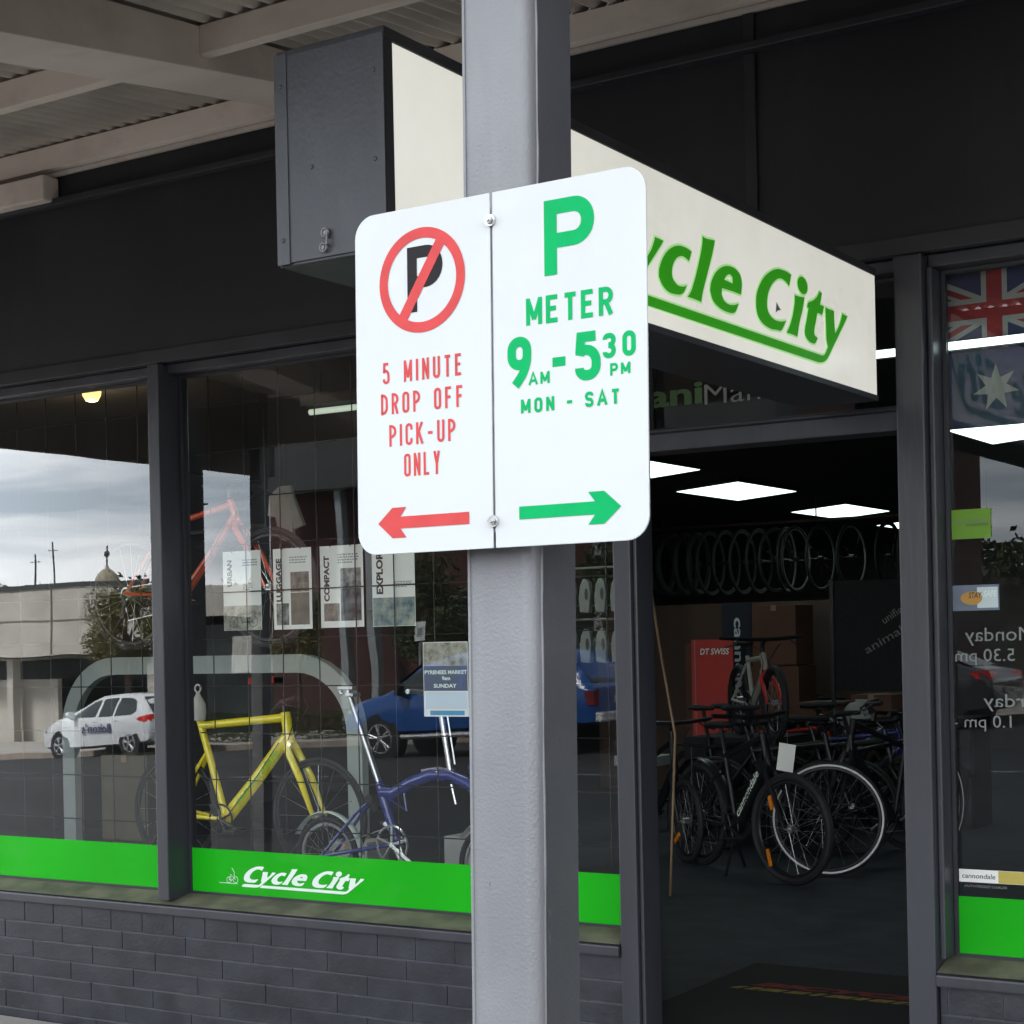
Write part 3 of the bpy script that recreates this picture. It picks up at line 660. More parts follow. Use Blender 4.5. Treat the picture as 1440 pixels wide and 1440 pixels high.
def post(X, label):
    p = thing('veranda_post', label, 'post', (X - .021, 1.89, -.165), group='posts along the footpath edge')
    q = MB(); r = .018
    prof = [(-.0495, 1.85), (.0495 - r, 1.85)] + [(.0495 - r + r * math.sin(a), 1.85 + r - r * math.cos(a)) for a in [k * PI / 2 / 6 for k in range(1, 7)]] + [(.0495, 1.874), (.0495, 1.957), (-.0495, 1.957)]
    q.prism([(X + a, c) for a, c in prof], lambda u, v, w_: (u, v, w_), -.165, 3.3)
    q.sh(.0128, 1.5); q.build('post_shaft', 'post', p, smooth=True)
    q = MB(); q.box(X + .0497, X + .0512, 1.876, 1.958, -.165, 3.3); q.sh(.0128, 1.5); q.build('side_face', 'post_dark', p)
    q = MB(); q.tube([(X + .0498 + random.uniform(-.0006, .0006), 1.8735, -.165 + i * .04) for i in range(84)], [.0016 + random.uniform(-.0005, .0009) for i in range(84)], 6)
    q.sh(.0128, 1.5); q.build('seam_bead', 'post', p, smooth=True)
    q = MB(); q.box(X - .0485, X - .0445, 1.8475, 1.851, -.165, 3.3); q.sh(.0128, 1.5); q.build('edge_lip', 'post', p, bev=.001)
    q = MB()
    for i in range(60):
        z = random.uniform(.2, 3.0); xx = X + random.uniform(-.042, .026); s_ = random.uniform(.0006, .0016)
        q.lathe([(s_, 0), (s_ * .7, .0006), (0.0001, .0009)], (0, 0, 0), 6)
        m_ = Matrix.Translation((xx + .0128 * (z - 1.5), 1.8502, z)) @ Matrix.Rotation(PI / 2, 4, 'X')
        for j in range(len(q.v) - 18, len(q.v)): q.v[j] = m_ @ q.v[j]
    q.build('paint_nib', 'post', p, smooth=True)['kind'] = 'stuff'
    q = MB(); q.box(X - .10, X + .10, 1.80, 1.99, -.165, -.153); q.sh(.0128, 1.5); q.build('base_plate', 'post', p, bev=.002)
    return p
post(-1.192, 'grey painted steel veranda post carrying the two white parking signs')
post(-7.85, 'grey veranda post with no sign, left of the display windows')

# ================================================================== PARKING SIGNS
SK = .0125
def rr(x0, x1, z0, z1, r, corners):
    P = []
    for (cx, cz, a0, on) in ((x1 - r, z0 + r, -PI / 2, corners[0]), (x1 - r, z1 - r, 0, corners[1]), (x0 + r, z1 - r, PI / 2, corners[2]), (x0 + r, z0 + r, PI, corners[3])):
        if on: P += [(cx + r * math.cos(a0 + k * PI / 16), cz + r * math.sin(a0 + k * PI / 16)) for k in range(9)]
        else: P.append((cx + r * (1 if a0 in (-PI / 2, 0) else -1), cz + r * (1 if a0 in (0, PI / 2) else -1)))
    return P
def sgn(u, v, l=0.0): return (u + SK * (v - 1.86), 1.7982 - l, v)
def sflat(mb, pts, lift): return mb.add([sgn(a, c, lift) for a, c in pts], [tuple(range(len(pts)))])
def plate(root, x0, x1, cs):
    q = MB(); q.prism(rr(x0, x1, 1.640, 2.0895, .030, cs), lambda u, v, w_: (u + SK * (v - 1.86), w_, v), 1.7985, 1.8015)
    return q.build('sign_plate', 'sign_white', root, bev=.0004, seg=1)
# left sign
s1 = thing('parking_sign', 'white sign with red no parking roundel and a 5 minute drop off text', 'parking sign', (-1.27, 1.80, 1.64), group='parking signs on the post')
plate(s1, -1.378, -1.1635, (0, 0, 1, 1))
q = MB(); c = (-1.2695, 1.9935); R = .0680; ri = .0545; nn = 64
vs = [sgn(c[0] + rr_ * math.cos(2 * PI * k / nn), c[1] + rr_ * math.sin(2 * PI * k / nn), .0005) for rr_ in (R, ri) for k in range(nn)]
q.add(vs, [(k, (k + 1) % nn, nn + (k + 1) % nn, nn + k) for k in range(nn)])
a = math.radians(57); d = Vector((math.cos(a), math.sin(a))); nn2 = Vector((-d.y, d.x)) * .0075; C0 = Vector(c)
sflat(q, [tuple(C0 - d * .056 - nn2), tuple(C0 + d * .056 - nn2), tuple(C0 + d * .056 + nn2), tuple(C0 - d * .056 + nn2)], .0004)
q.build('roundel', 'sign_red', s1)
q = MB(); sign_text(q, 'P', lambda u, v, l: sgn(u, v, l + .00015), -1.2925, 1.953, -1.2365, 2.038, .0155); q.build('black_letter', 'sign_black', s1)
q = MB(); S3 = lambda u, v, l: sgn(u, v, l + .00015)
sign_text(q, '5 MINUTE', S3, -1.334, 1.864, -1.2075, 1.892, .0036, wr=.40, gap=.23, spw=.85)
sign_text(q, 'DROP OFF', S3, -1.3375, 1.8235, -1.206, 1.8512, .0036, wr=.40, gap=.23, spw=.80)
sign_text(q, 'PICK-UP', S3, -1.3245, 1.781, -1.219, 1.8095, .0036, wr=.40, gap=.20)
sign_text(q, 'ONLY', S3, -1.301, 1.740, -1.2435, 1.770, .0036, wr=.42, gap=.20)
q.build('lettering', 'sign_red', s1)
def arrow(x0, x1, z, hs, hb, hl, back):
    sg = 1 if x1 > x0 else -1
    return [(x0, z - hs), (x1 - sg * (hl - back * .55), z - hs), (x1 - sg * hl * 1.02, z - hb), (x1 - sg * hl * .52, z - hb), (x1, z), (x1 - sg * hl * .52, z + hb), (x1 - sg * hl * 1.02, z + hb), (x1 - sg * (hl - back * .55), z + hs), (x0, z + hs)]
q = MB(); sflat(q, arrow(-1.199, -1.344, 1.6805, .0078, .0200, .045, .016), .0005); q.build('arrow', 'sign_red', s1)
# right sign
s2 = thing('parking_sign', 'white sign with green P METER and 9am to 5.30pm text', 'parking sign', (-1.05, 1.80, 1.64), group='parking signs on the post')
plate(s2, -1.1595, -.9405, (1, 1, 0, 0))
q = MB(); S3 = lambda u, v, l: sgn(u, v, l + .00015)
sign_text(q, 'P', S3, -1.083, 1.973, -1.0115, 2.066, .0185); q.build('big_letter', 'sign_green', s2)
q = MB()
sign_text(q, 'METER', S3, -1.1105, 1.9145, -.9865, 1.949, .0060, wr=.54, gap=.15)
sign_text(q, '9', S3, -1.1385, 1.840, -1.1035, 1.9025, .0125, lift0=.0002)
sign_text(q, '5', S3, -1.0405, 1.8385, -1.0045, 1.898, .0125, lift0=.0002)
sign_text(q, '-', S3, -1.0785, 1.838, -1.0485, 1.8955, .0115)
sign_text(q, '30', S3, -1.0015, 1.862, -.956, 1.8925, .0063, wr=.5, gap=.25)
sign_text(q, 'AM', S3, -1.1075, 1.840, -1.077, 1.856, .0033, wr=.6, gap=.22)
sign_text(q, 'PM', S3, -.9915, 1.8405, -.9635, 1.8555, .0033, wr=.6, gap=.22)
sign_text(q, 'MON - SAT', S3, -1.1195, 1.8055, -.9785, 1.8243, .0039, wr=.55, gap=.25, spw=.75)
q.build('lettering', 'sign_green', s2)
q = MB(); sflat(q, arrow(-1.1235, -.978, 1.682, .0080, .0200, .045, .016), .0005); q.build('arrow', 'sign_green', s2)
br = thing('sign_bracket', 'metal strip and bolts holding both parking signs against the post', 'bracket', (-1.16, 1.82, 1.64))
q = MB(); q.box(-1.19, -1.13, 1.802, 1.8455, 1.66, 2.07); q.sh(SK, 1.86); q.build('back_strip', 'alu', br)
for z in (2.054, 1.674):
    q = MB(); xx = -1.1615 + SK * (z - 1.86)
    q.cyl((xx, 1.7965, z), (0, 1, 0), .0075, .003, 20); q.tube([(xx, 1.794, z), (xx, 1.790, z)], .0048, 6); q.tube([(xx, 1.790, z), (xx, 1.787, z)], .0028, 10)
    q.build('bolt', 'zinc', br, smooth=True)

# ================================================================== LIGHTBOX SIGN
lbx = thing('lightbox_sign', 'long projecting lightbox sign with green shop lettering on a cream face', 'shop sign', (-2.04, 3.9, 2.28))
X0, X1, Y0, Y1, Z0, Z1 = -2.178, -1.912, 2.600, 5.255, 2.280, 2.690
q = MB(); q.box(X0, X1 - .012, Y0 + .003, Y1, Z0 + .012, Z1 - .012); q.build('casing', 'box_dark', lbx)
q = MB(); q.box(X0, X1, Y0 - .001, Y0 + .002, Z0, Z1); ep_ = q.build('end_panel', 'box', lbx, bev=.001)
q = MB(); q.box(X0 - .001, X0 + .030, Y0 - .004, Y0 - .0012, Z0 - .003, Z1 + .003); q.build('end_strip', 'box', ep_, bev=.0008)
for (xx, zz) in ((-2.163, 2.325), (-2.163, 2.63), (-1.935, 2.62), (-1.935, 2.45), (-2.09, 2.46)):
    q = MB(); q.lathe([(.005, 0), (.004, .002), (.0001, .0028)], (0, 0, 0), 10); q.v[-30:] = [Matrix.Translation((xx, Y0 - (.004 if xx < -2.15 else .001), zz)) @ Matrix.Rotation(PI / 2, 4, 'X') @ p for p in q.v[-30:]]
    q.build('screw', 'box', ep_, smooth=True)
q = MB()
q.torus((-2.055, Y0 - .008, 2.325), (0, 1, 0), .008, .0022, 16, 6); q.torus((-2.060, Y0 - .008, 2.297), (0, 1, 0), .008, .0022, 16, 6)
q.tube([(-2.049, Y0 - .009, 2.325), (-2.049, Y0 - .012, 2.300)], .0028, 8); q.cyl((-2.055, Y0 - .004, 2.325), (0, 1, 0), .005, .008, 10); q.cyl((-2.062, Y0 - .004, 2.297), (0, 1, 0), .005, .008, 10)
q.build('latch', mat('dull_latch_steel', (.16, .16, .165), .4, metal=.6, var=.2, vscale=60), ep_, smooth=True)
q = MB(); q.box(X0, X1, Y0 + .003, Y1, Z1 - .012, Z1 + .012); q.build('top_rail', 'box_dark', lbx, bev=.002)
q = MB(); q.box(X0, X1, Y0 + .003, Y1, Z0 - .006, Z0 + .012); q.build('bottom_rail', 'charcoal', lbx, bev=.002)
q = MB(); q.box(X1 - .012, X1, Y0 + .0035, Y0 + .030, Z0 + .013, Z1 - .013); q.build('end_rail', 'box_dark', lbx)
q = MB(); q.box(X1 - .011, X1 - .004, Y0 + .031, Y1 - .004, Z0 + .0125, Z1 - .0125); fc = q.build('sign_face', 'face', lbx)
fx = X1 - .0036
q = MB(); logo(q, lambda u, v, l: (fx + l * .5, u, v), .0062); q.build('lettering_edge', 'halo', fc)
q = MB(); logo(q, lambda u, v, l: (fx + .0013 + l * .5, u, v)); q.build('lettering', 'logo_green', fc)
q = MB(); q.poly([(fx + .0004, 4.455, 2.468), (fx + .0004, 4.470, 2.457), (fx + .0004, 4.486, 2.449), (fx + .0004, 4.468, 2.446), (fx + .0004, 4.447, 2.436), (fx + .0004, 4.450, 2.452)]); q.build('chipped_patch', mat('grey_chip', (.25, .26, .24), .8), fc)
for yy in (3.20, 3.32): q = MB(); q.tube([(-2.04, yy, Z1), (-2.04, yy, sheet_z(yy))], .009, 8); q.build('hanger', 'box_dark', lbx)
q = MB(); q.box(-2.10, -1.98, 5.255, 5.40, 2.56, 2.60); q.build('wall_bracket', 'box_dark', lbx)

# ================================================================== POSTERS AND STICKERS
def card(name, label, cat, x0, x1, z0, z1, Y, m='card', group=None, tilt=0.0):
    t = thing(name, label, cat, ((x0 + x1) / 2, Y, z0), group=group)
    q = MB(); q.box(x0, x1, Y, Y + .0015, z0, z1)
    if tilt: q.xf(Matrix.Translation(((x0 + x1) / 2, 0, z1)) @ Matrix.Rotation(tilt, 4, 'Y') @ Matrix.Translation((-(x0 + x1) / 2, 0, -z1)))
    q.build('card_sheet', m, t)
    return t
def patch(t, name, m, x0, x1, z0, z1, Y, tilt=0):
    q = MB(); q.box(x0, x1, Y, Y + .0006, z0, z1); return q.build(name, m, t)
PY = 5.588
def vtext(q, s, x0, x1, z0, z1):      # upward running heading
    text_to(q, s, lambda u, v: (x1 - v, PY - .0012, u), z0, 0, z1, x1 - x0, bold=.045)
def smalltext(q, x0, x1, z, n, h=.0055, gap=.011):
    for i in range(n):
        x = x0; z_ = z - i * gap
        xe = x1 - random.uniform(0, .35) * (x1 - x0) if i == n - 1 else x1
        while x < xe - .006:
            wd = random.uniform(.006, .018); q.box(x, min(x + wd, xe), PY - .0012, PY - .0006, z_ - h, z_); x += wd + .004
def clips(t, x0, x1, z1):
    q = MB()
    for f_ in (.25, .72):
        x = x0 + (x1 - x0) * f_; q.tube([(x, PY - .002, z1 - .006), (x + .001, PY - .003, z1 + .012), (x, PY, z1 + .02)], .0018, 5)
    q.build('hanging_clip', 'wire', t)
t = card('poster', 'pale URBAN poster with one wide cycling photo along its foot', 'poster', -5.038, -4.822, 1.598, 1.943, PY, group='heading posters hung in the window')
q = MB(); vtext(q, 'URBAN', -5.014, -4.985, 1.79, 1.905); q.build('heading', 'ink', t)
q = MB(); smalltext(q, -4.925, -4.84, 1.905, 3); smalltext(q, -4.925, -4.87, 1.80, 4, .004, .008); q.build('small_print', 'grey_ink', t)
patch(t, 'photo', 'ph_cream', -5.036, -4.824, 1.599, 1.705, PY - .0006)
q = MB()
for x in (-4.98, -4.87): q.torus((x, PY - .0008, 1.635), (0, 1, 0), .024, .0015, 20, 4, flat=.2)
q.tube([(-4.98, PY - .0008, 1.635), (-4.95, PY - .0008, 1.67), (-4.89, PY - .0008, 1.668), (-4.87, PY - .0008, 1.635), (-4.93, PY - .0008, 1.632), (-4.95, PY - .0008, 1.67)], .0015, 4); q.build('bicycle_print', 'ink', t)
clips(t, -5.038, -4.822, 1.943)
t = card('poster', 'pale LUGGAGE poster with two brown photos stacked down its right side', 'poster', -4.752, -4.542, 1.596, 1.942, PY, group='heading posters hung in the window')
q = MB(); vtext(q, 'LUGGAGE', -4.736, -4.706, 1.715, 1.900); q.build('heading', 'ink', t)
q = MB(); smalltext(q, -4.66, -4.565, 1.905, 3); q.build('small_print', 'grey_ink', t)
patch(t, 'photo', 'ph_brown', -4.657, -4.556, 1.755, 1.84, PY - .0006); patch(t, 'photo', mat('printed_wall_photo', (.20, .155, .13), .6, var=.15, vscale=20), -4.657, -4.556, 1.615, 1.752, PY - .0006); patch(t, 'photo', 'ph_grey', -4.737, -4.668, 1.615, 1.708, PY - .0006)
clips(t, -4.752, -4.542, 1.942)
t = card('poster', 'pale COMPACT poster with two grey photos stacked down its right side', 'poster', -4.495, -4.268, 1.598, 1.941, PY, group='heading posters hung in the window')
q = MB(); vtext(q, 'COMPACT', -4.475, -4.445, 1.708, 1.900); q.build('heading', 'ink', t)
q = MB(); smalltext(q, -4.40, -4.29, 1.905, 4); q.build('small_print', 'grey_ink', t)
patch(t, 'photo', 'ph_grey', -4.387, -4.28, 1.765, 1.845, PY - .0006); patch(t, 'photo', mat('printed_grey_photo', (.10, .10, .11), .6, var=.7, vscale=24), -4.387, -4.28, 1.625, 1.761, PY - .0006); patch(t, 'photo', 'ph_brown', -4.477, -4.395, 1.625, 1.70, PY - .0006)
clips(t, -4.495, -4.268, 1.941)
t = card('poster', 'pale EXPLORE poster with a blue park photo along its foot', 'poster', -4.222, -4.006, 1.597, 1.952, PY, group='heading posters hung in the window')
q = MB(); vtext(q, 'EXPLORE', -4.200, -4.165, 1.73, 1.925); q.build('heading', 'ink', t)
q = MB(); smalltext(q, -4.11, -4.03, 1.94, 3); smalltext(q, -4.11, -4.02, 1.78, 4, .0035, .007); q.build('small_print', 'grey_ink', t)
patch(t, 'photo', 'ph_blue', -4.220, -4.008, 1.599, 1.715, PY - .0006)
clips(t, -4.222, -4.006, 1.952)
PY = 5.506
t = card('notice', 'navy and white market notice stuck low in the window beside the post', 'notice', -3.915, -3.70, 1.232, 1.528, PY)
patch(t, 'photo', 'ph_cream', -3.912, -3.703, 1.435, 1.525, PY - .0006); patch(t, 'navy_panel', 'navy_print', -3.912, -3.703, 1.334, 1.434, PY - .0006)
q = MB(); text_to(q, 'PYRENEES MARKET', facadeplane(PY - .0009), -3.908, 1.400, -3.705, 1.416, bold=.03); text_to(q, '9am', facadeplane(PY - .0009), -3.825, 1.376, -3.785, 1.392, bold=.03); text_to(q, 'SUNDAY', facadeplane(PY - .0009), -3.865, 1.346, -3.755, 1.362, bold=.03); q.build('lettering', 'white_vinyl', t)
patch(t, 'cyan_panel', 'cyan_print', -3.885, -3.72, 1.238, 1.256, PY - .0006); patch(t, 'pale_panel', 'pale_print', -3.905, -3.71, 1.262, 1.330, PY - .0006)
PY = 5.4946
t = card('sticker', 'lime green square dealer sticker high on the side window', 'sticker', -1.758, -1.628, 1.828, 1.925, PY - .001, 'card_green')
for nm, s, m_, a in (('lettering', 'cannondale', 'faded_vinyl', (-1.750, 1.880, -1.640, 1.893)), ('small_lettering', 'AUTHORIZED DEALER', 'ink', (-1.71, 1.869, -1.638, 1.876))):
    q = MB(); text_to(q, s, facadeplane(PY - .002), a[0], a[1], a[2], a[3], shear=.2); q.build(nm, m_, t)
t = card('sticker', 'blue grey STAY SAFE sticker with an orange blob on the side window', 'sticker', -1.760, -1.606, 1.592, 1.676, PY - .001, mat('blue_grey_print', (.16, .20, .26), .5, var=.15, vscale=12))
q = MB(); q.add([(-1.690 + .036 * math.cos(k * PI / 12) * (1.2 if math.cos(k * PI / 12) < 0 else .8), PY - .0022, 1.633 + .022 * math.sin(k * PI / 12)) for k in range(24)], [tuple(range(24))]); q.build('orange_blob', mat('orange_print', (.55, .28, .04), .5), t)
q = MB(); text_to(q, 'STAY', facadeplane(PY - .0026), -1.706, 1.632, -1.662, 1.652, bold=.02, shear=.2); q.build('dark_lettering', 'ink', t)
q = MB(); text_to(q, 'SAFE', facadeplane(PY - .0026), -1.657, 1.636, -1.612, 1.656, bold=.02, shear=.2); q.build('pale_lettering', 'white_vinyl', t)
patch(t, 'pale_panel', 'pale_print', -1.678, -1.610, 1.600, 1.668, PY - .0018)
t = card('sticker', 'white and yellow strip dealer sticker just above the green band', 'sticker', -1.758, -1.50, .700, .742, PY - .001, 'card')
q = MB(); text_to(q, 'cannondale', facadeplane(PY - .0016), -1.748, .713, -1.638, .729, bold=.01, shear=.15); q.build('lettering', 'ink', t)
patch(t, 'yellow_panel', mat('yellow_print', (.50, .40, .08), .5), -1.628, -1.502, .701, .741, PY - .0016)

# flag
fl = thing('flag', 'blue flag with a union canton and a big white star hung inside the side window', 'flag', (-1.3, 5.57, 2.2))
FX0, FX1, FZ0, FZ1 = -1.885, -.845, 2.200, 2.715
q = MB(); nx = 40
vs = []
for j in range(2):
    for i in range(nx + 1):
        x = FX0 + (FX1 - FX0) * i / nx; vs.append((x, 5.575, FZ0 + (FZ1 - FZ0) * j))
for j in range(2):
    for i in range(nx + 1):
        x = FX0 + (FX1 - FX0) * i / nx; vs.append((x, 5.5765, FZ0 + (FZ1 - FZ0) * j))
q.box(FX0, FX1, 5.575, 5.5765, FZ0, FZ1); q.build('flag_cloth', 'flag_blue', fl)
cx0, cx1, cz0, cz1 = FX0, FX0 + .52, FZ1 - .258, FZ1
def bandq(q, ax, az, bx, bz, wx, wz, Y):
    sx = 1 if bx > ax else -1; sz = 1 if bz > az else -1
    q.poly([(ax, Y, az), (ax + sx * wx, Y, az), (bx, Y, bz - sz * wz), (bx, Y, bz), (bx - sx * wx, Y, bz), (ax, Y, az + sz * wz)])
q = MB(); bandq(q, cx0, cz0, cx1, cz1, .052, .026, 5.5744); bandq(q, cx0, cz1, cx1, cz0, .052, .026, 5.5742)
xm, zm = (cx0 + cx1) / 2, (cz0 + cz1) / 2
q.poly([(cx0, 5.5738, zm - .043), (cx1, 5.5738, zm - .043), (cx1, 5.5738, zm + .043), (cx0, 5.5738, zm + .043)]); q.poly([(xm - .043, 5.5737, cz0), (xm + .043, 5.5737, cz0), (xm + .043, 5.5737, cz1), (xm - .043, 5.5737, cz1)])
def star(q, x, z, r, n):
    q.poly([(x + (r if k % 2 == 0 else r * .45) * math.sin(k * PI / n), 5.574, z + (r if k % 2 == 0 else r * .45) * math.cos(k * PI / n)) for k in range(2 * n)])
star(q, -1.625, 2.328, .078, 7); star(q, -1.10, 2.29, .037, 7); star(q, -1.10, 2.62, .037, 7); star(q, -1.22, 2.48, .037, 7); star(q, -1.0, 2.52, .037, 7); star(q, -1.05, 2.44, .022, 5)
q.build('white_marking', 'flag_white', fl)
q = MB(); bandq(q, cx0, cz0 + .006, cx1, cz1 + .006 - .012, .02, .010, 5.5741); bandq(q, cx0, cz1 - .006, cx1, cz0 + .006, .02, .010, 5.5740)
q.poly([(cx0, 5.5735, zm - .026), (cx1, 5.5735, zm - .026), (cx1, 5.5735, zm + .026), (cx0, 5.5735, zm + .026)]); q.poly([(xm - .026, 5.5734, cz0), (xm + .026, 5.5734, cz0), (xm + .026, 5.5734, cz1), (xm - .026, 5.5734, cz1)])
q.build('red_marking', 'flag_red', fl)

# ================================================================== BICYCLES
def wheel(root, x, r, tr, rimm='black', stripe=None, nsp=16, steer=0.0, spokes='silver', deep=.012, y=0.0, z=None, name='wheel', ax=(0, 1, 0)):
    z = r if z is None else z; c = (x, y, z)
    mm = Matrix.Translation((x, y, z)) @ Matrix.Rotation(steer, 4, 'Z') @ Matrix.Translation((-x, -y, -z))
    q = MB(); q.torus(c, ax, r - tr, tr, 48, 8); q.xf(mm); w_ = q.build(name, 'rubber', root, smooth=True)
    q = MB(); q.torus(c, ax, r - 2 * tr - deep * .6, deep, 48, 6, flat=.75); q.xf(mm); q.build('rim', rimm, w_, smooth=True)
    if stripe:
        q = MB()
        for s in (-1, 1): q.torus((x, y + s * tr * .93, z), ax, r - 1.35 * tr, stripe, 56, 4, flat=.35)
        q.xf(mm); q.build('reflective_stripe', 'reflect', w_, smooth=True)
    q = MB(); q.cyl(c, ax, .022, .05, 12); q.cyl(c, ax, .007, .12, 8)
    for k in range(nsp):
        a = 2 * PI * k / nsp; s = 1 if k % 2 else -1; a2 = a + s * .35
        q.tube([(x + .02 * math.cos(a2), y + s * .022, z + .02 * math.sin(a2)), (x + (r - 2 * tr - deep) * math.cos(a), y, z + (r - 2 * tr - deep) * math.sin(a))], .0012, 4)
    q.xf(mm); q.build('spokes', spokes, w_)
    return w_
def bike(label, loc, rz, fm, r=.335, tr=.014, wb=.99, bb=(.41, .27), st=(.27, .74), ht=(.81, .80), hb=(.845, .64), tube=.020, dt=.030, bar='drop', saddle=True,
         seat_h=.96, group=None, stripe=None, rim='black', steer=0, fork=None, lettering=None, lettm='white_vinyl', stays=.010, flatdt=1.0, crank=True, nsp=16, post_m='black', name='bicycle', forkr=.016, z0=0, stay_top=None):
    root = thing(name, label, 'bicycle', (loc[0], loc[1], loc[2]), rz, group, world=False)
    fork = fork or fm
    V = lambda x, z, y=0: (x, y, z)
    wheel(root, 0, r, tr, rim, stripe, nsp)
    wheel(root, wb, r, tr, rim, stripe, nsp, steer)
    stt = stay_top or (st[0] + .02 * 0, st[1] - .06)
    q = MB()
    q.tube([V(*bb), V(*st)], tube * .85, 10); q.tube([V(*bb), ((bb[0] + hb[0]) / 2, 0, (bb[1] + hb[1]) / 2), V(hb[0] - .005, hb[1] + .02)], [dt * 1.05, dt, dt * .95], 12, flatdt)
    q.tube([V(st[0] + .01, st[1] - .03), V(ht[0], ht[1] - .03)], [tube * .9, tube], 10)
    q.tube([V(*ht), V(*hb)], tube * 1.15, 12)
    q.cyl(V(*bb), (0, 1, 0), .026, .075, 14)
    for s in (-1, 1):
        q.tube([V(stt[0], stt[1], s * .012), V(.02, r + .015, s * .055), V(0, r, s * .06)], stays, 8)
        q.tube([V(bb[0] - .02, bb[1], s * .03), V(.22, (bb[1] + r) / 2 - .01, s * .05), V(0, r, s * .06)], stays * 1.15, 8)
    q.build('frame', fm, root, smooth=True)
    if lettering:
        p0 = Vector((bb[0], 0, bb[1])); p1 = Vector((hb[0], 0, hb[1])); d = (p1 - p0); L = d.length; d.normalize(); nrm = Vector((-d.z, 0, d.x))
        q = MB(); text_to(q, lettering, lambda u, v: tuple(p0 + d * (u * L) + nrm * v + Vector((0, -dt * flatdt - .0025 if flatdt != 1 else -dt - .002, 0))), .20, -dt * .55, .86, dt * .55, bold=.02, shear=.1)
        q.build('lettering', lettm, root)
    sm = Matrix.Translation((wb, 0, 0)) @ Matrix.Rotation(steer, 4, 'Z') @ Matrix.Translation((-wb, 0, 0))
    q = MB()
    q.tube([V(*hb), V(hb[0] + .008, hb[1] - .03)], tube * 1.3, 10)
    for s in (-1, 1):
        q.tube([V(hb[0] + .008, hb[1] - .02, s * .012), V(hb[0] + .02, hb[1] - .06, s * .04), V((hb[0] + wb) / 2 + .01, (hb[1] + r) / 2, s * .052), V(wb, r, s * .055)], [forkr * 1.2, forkr * 1.15, forkr, forkr * .6], 8)
    q.build('fork', fork, root, smooth=True)
    q = MB(); tp = (ht[0] - .01, ht[1] + .05)
    q.tube([V(ht[0], ht[1]), V(*tp)], .016, 8)
    if bar == 'drop':
        q.tube([V(*tp), V(tp[0] + .09, tp[1] + .01)], .014, 8)
        c = Vector((tp[0] + .09, 0, tp[1] + .01))
        for s in (-1, 1):
            q.tube([c, c + Vector((0, s * .17, 0)), c + Vector((.03, s * .205, 0)), c + Vector((.085, s * .21, -.01)), c + Vector((.10, s * .215, -.06)), c + Vector((.07, s * .22, -.115)), c + Vector((0, s * .225, -.13))], .0145, 8)
            q.tube([c + Vector((.075, s * .21, 0)), c + Vector((.115, s * .21, .035)), c + Vector((.12, s * .21, .06))], .017, 8)
    elif bar == 'stem':
        q.tube([V(ht[0] - .10, ht[1] - .005), V(tp[0] - .01, tp[1] + .0), V(tp[0] + .10, tp[1] + .03)], [.012, .024, .018], 8)
    elif bar == 'flat':
        c = Vector((tp[0] + .05, 0, tp[1] + .05)); q.tube([V(*tp), c], .016, 8); q.tube([c + Vector((-.08, -.31, .02)), c + Vector((-.01, -.12, .005)), c, c + Vector((-.01, .12, .005)), c + Vector((-.08, .31, .02))], .0145, 8)
        for s in (-1, 1): q.tube([c + Vector((-.03, s * .19, .01)), c + Vector((.03, s * .22, -.03)), c + Vector((.02, s * .30, -.05))], .006, 6)
    q.xf(sm); q.build('handlebar', 'black', root, smooth=True)
    q = MB()
    for s in (1, -1):
        q.tube([(tp[0] + .06, s * .12, tp[1] + .02), (tp[0] + .13, s * .06, tp[1] - .02), (ht[0] + .07, s * .02, (ht[1] + hb[1]) / 2), (hb[0] + .01, s * .03, hb[1] - .02)], .0035, 5)
    q.tube([(hb[0] - .05, -.03, hb[1] - .02), ((bb[0] + hb[0]) / 2 + .02, -dt - .004, (bb[1] + hb[1]) / 2), (bb[0], -.035, bb[1] - .02), (.10, -.055, r * .9), (.03, -.06, r - .03)], .003, 5)
    q.build('cable', 'black', root)
    q = MB(); q.tube([(0, -.07, r), (.015, -.075, r - .06), (-.005, -.075, r - .13)], .012, 6); q.cyl((.015, -.07, r - .06), (0, 1, 0), .018, .02, 10); q.cyl((-.005, -.07, r - .13), (0, 1, 0), .018, .02, 10); q.build('derailleur', 'black', root, smooth=True)
    if saddle:
        d = (Vector((st[0], 0, st[1])) - Vector((bb[0], 0, bb[1]))).normalized(); top = Vector((st[0], 0, st[1])) + d * max(.02, (seat_h - st[1]) / d.z)
        q = MB(); q.tube([V(*st), top], .0145, 8); q.build('seat_post', post_m, root, smooth=True)
        q = MB(); x, z = top.x, top.z
        prof = [(-.13, .012, .012), (-.12, .062, .03), (-.06, .072, .036), (0, .05, .032), (.07, .026, .028), (.13, .018, .024), (.145, .006, .014)]
        vs = []
        for (px, hw, h) in prof:
            for k in range(10):
                a = 2 * PI * k / 10; vs.append((x + px, hw * math.cos(a), z + .02 + (h * .6 * math.sin(a) if math.sin(a) > 0 else h * math.sin(a) * .7)))
        fs = [(i * 10 + k, (i + 1) * 10 + k, (i + 1) * 10 + (k + 1) % 10, i * 10 + (k + 1) % 10) for i in range(len(prof) - 1) for k in range(10)] + [tuple(range(10)), tuple(range(60, 70))[::-1]]
        q.add(vs, fs); q.build('saddle', 'matte_black', root, smooth=True)
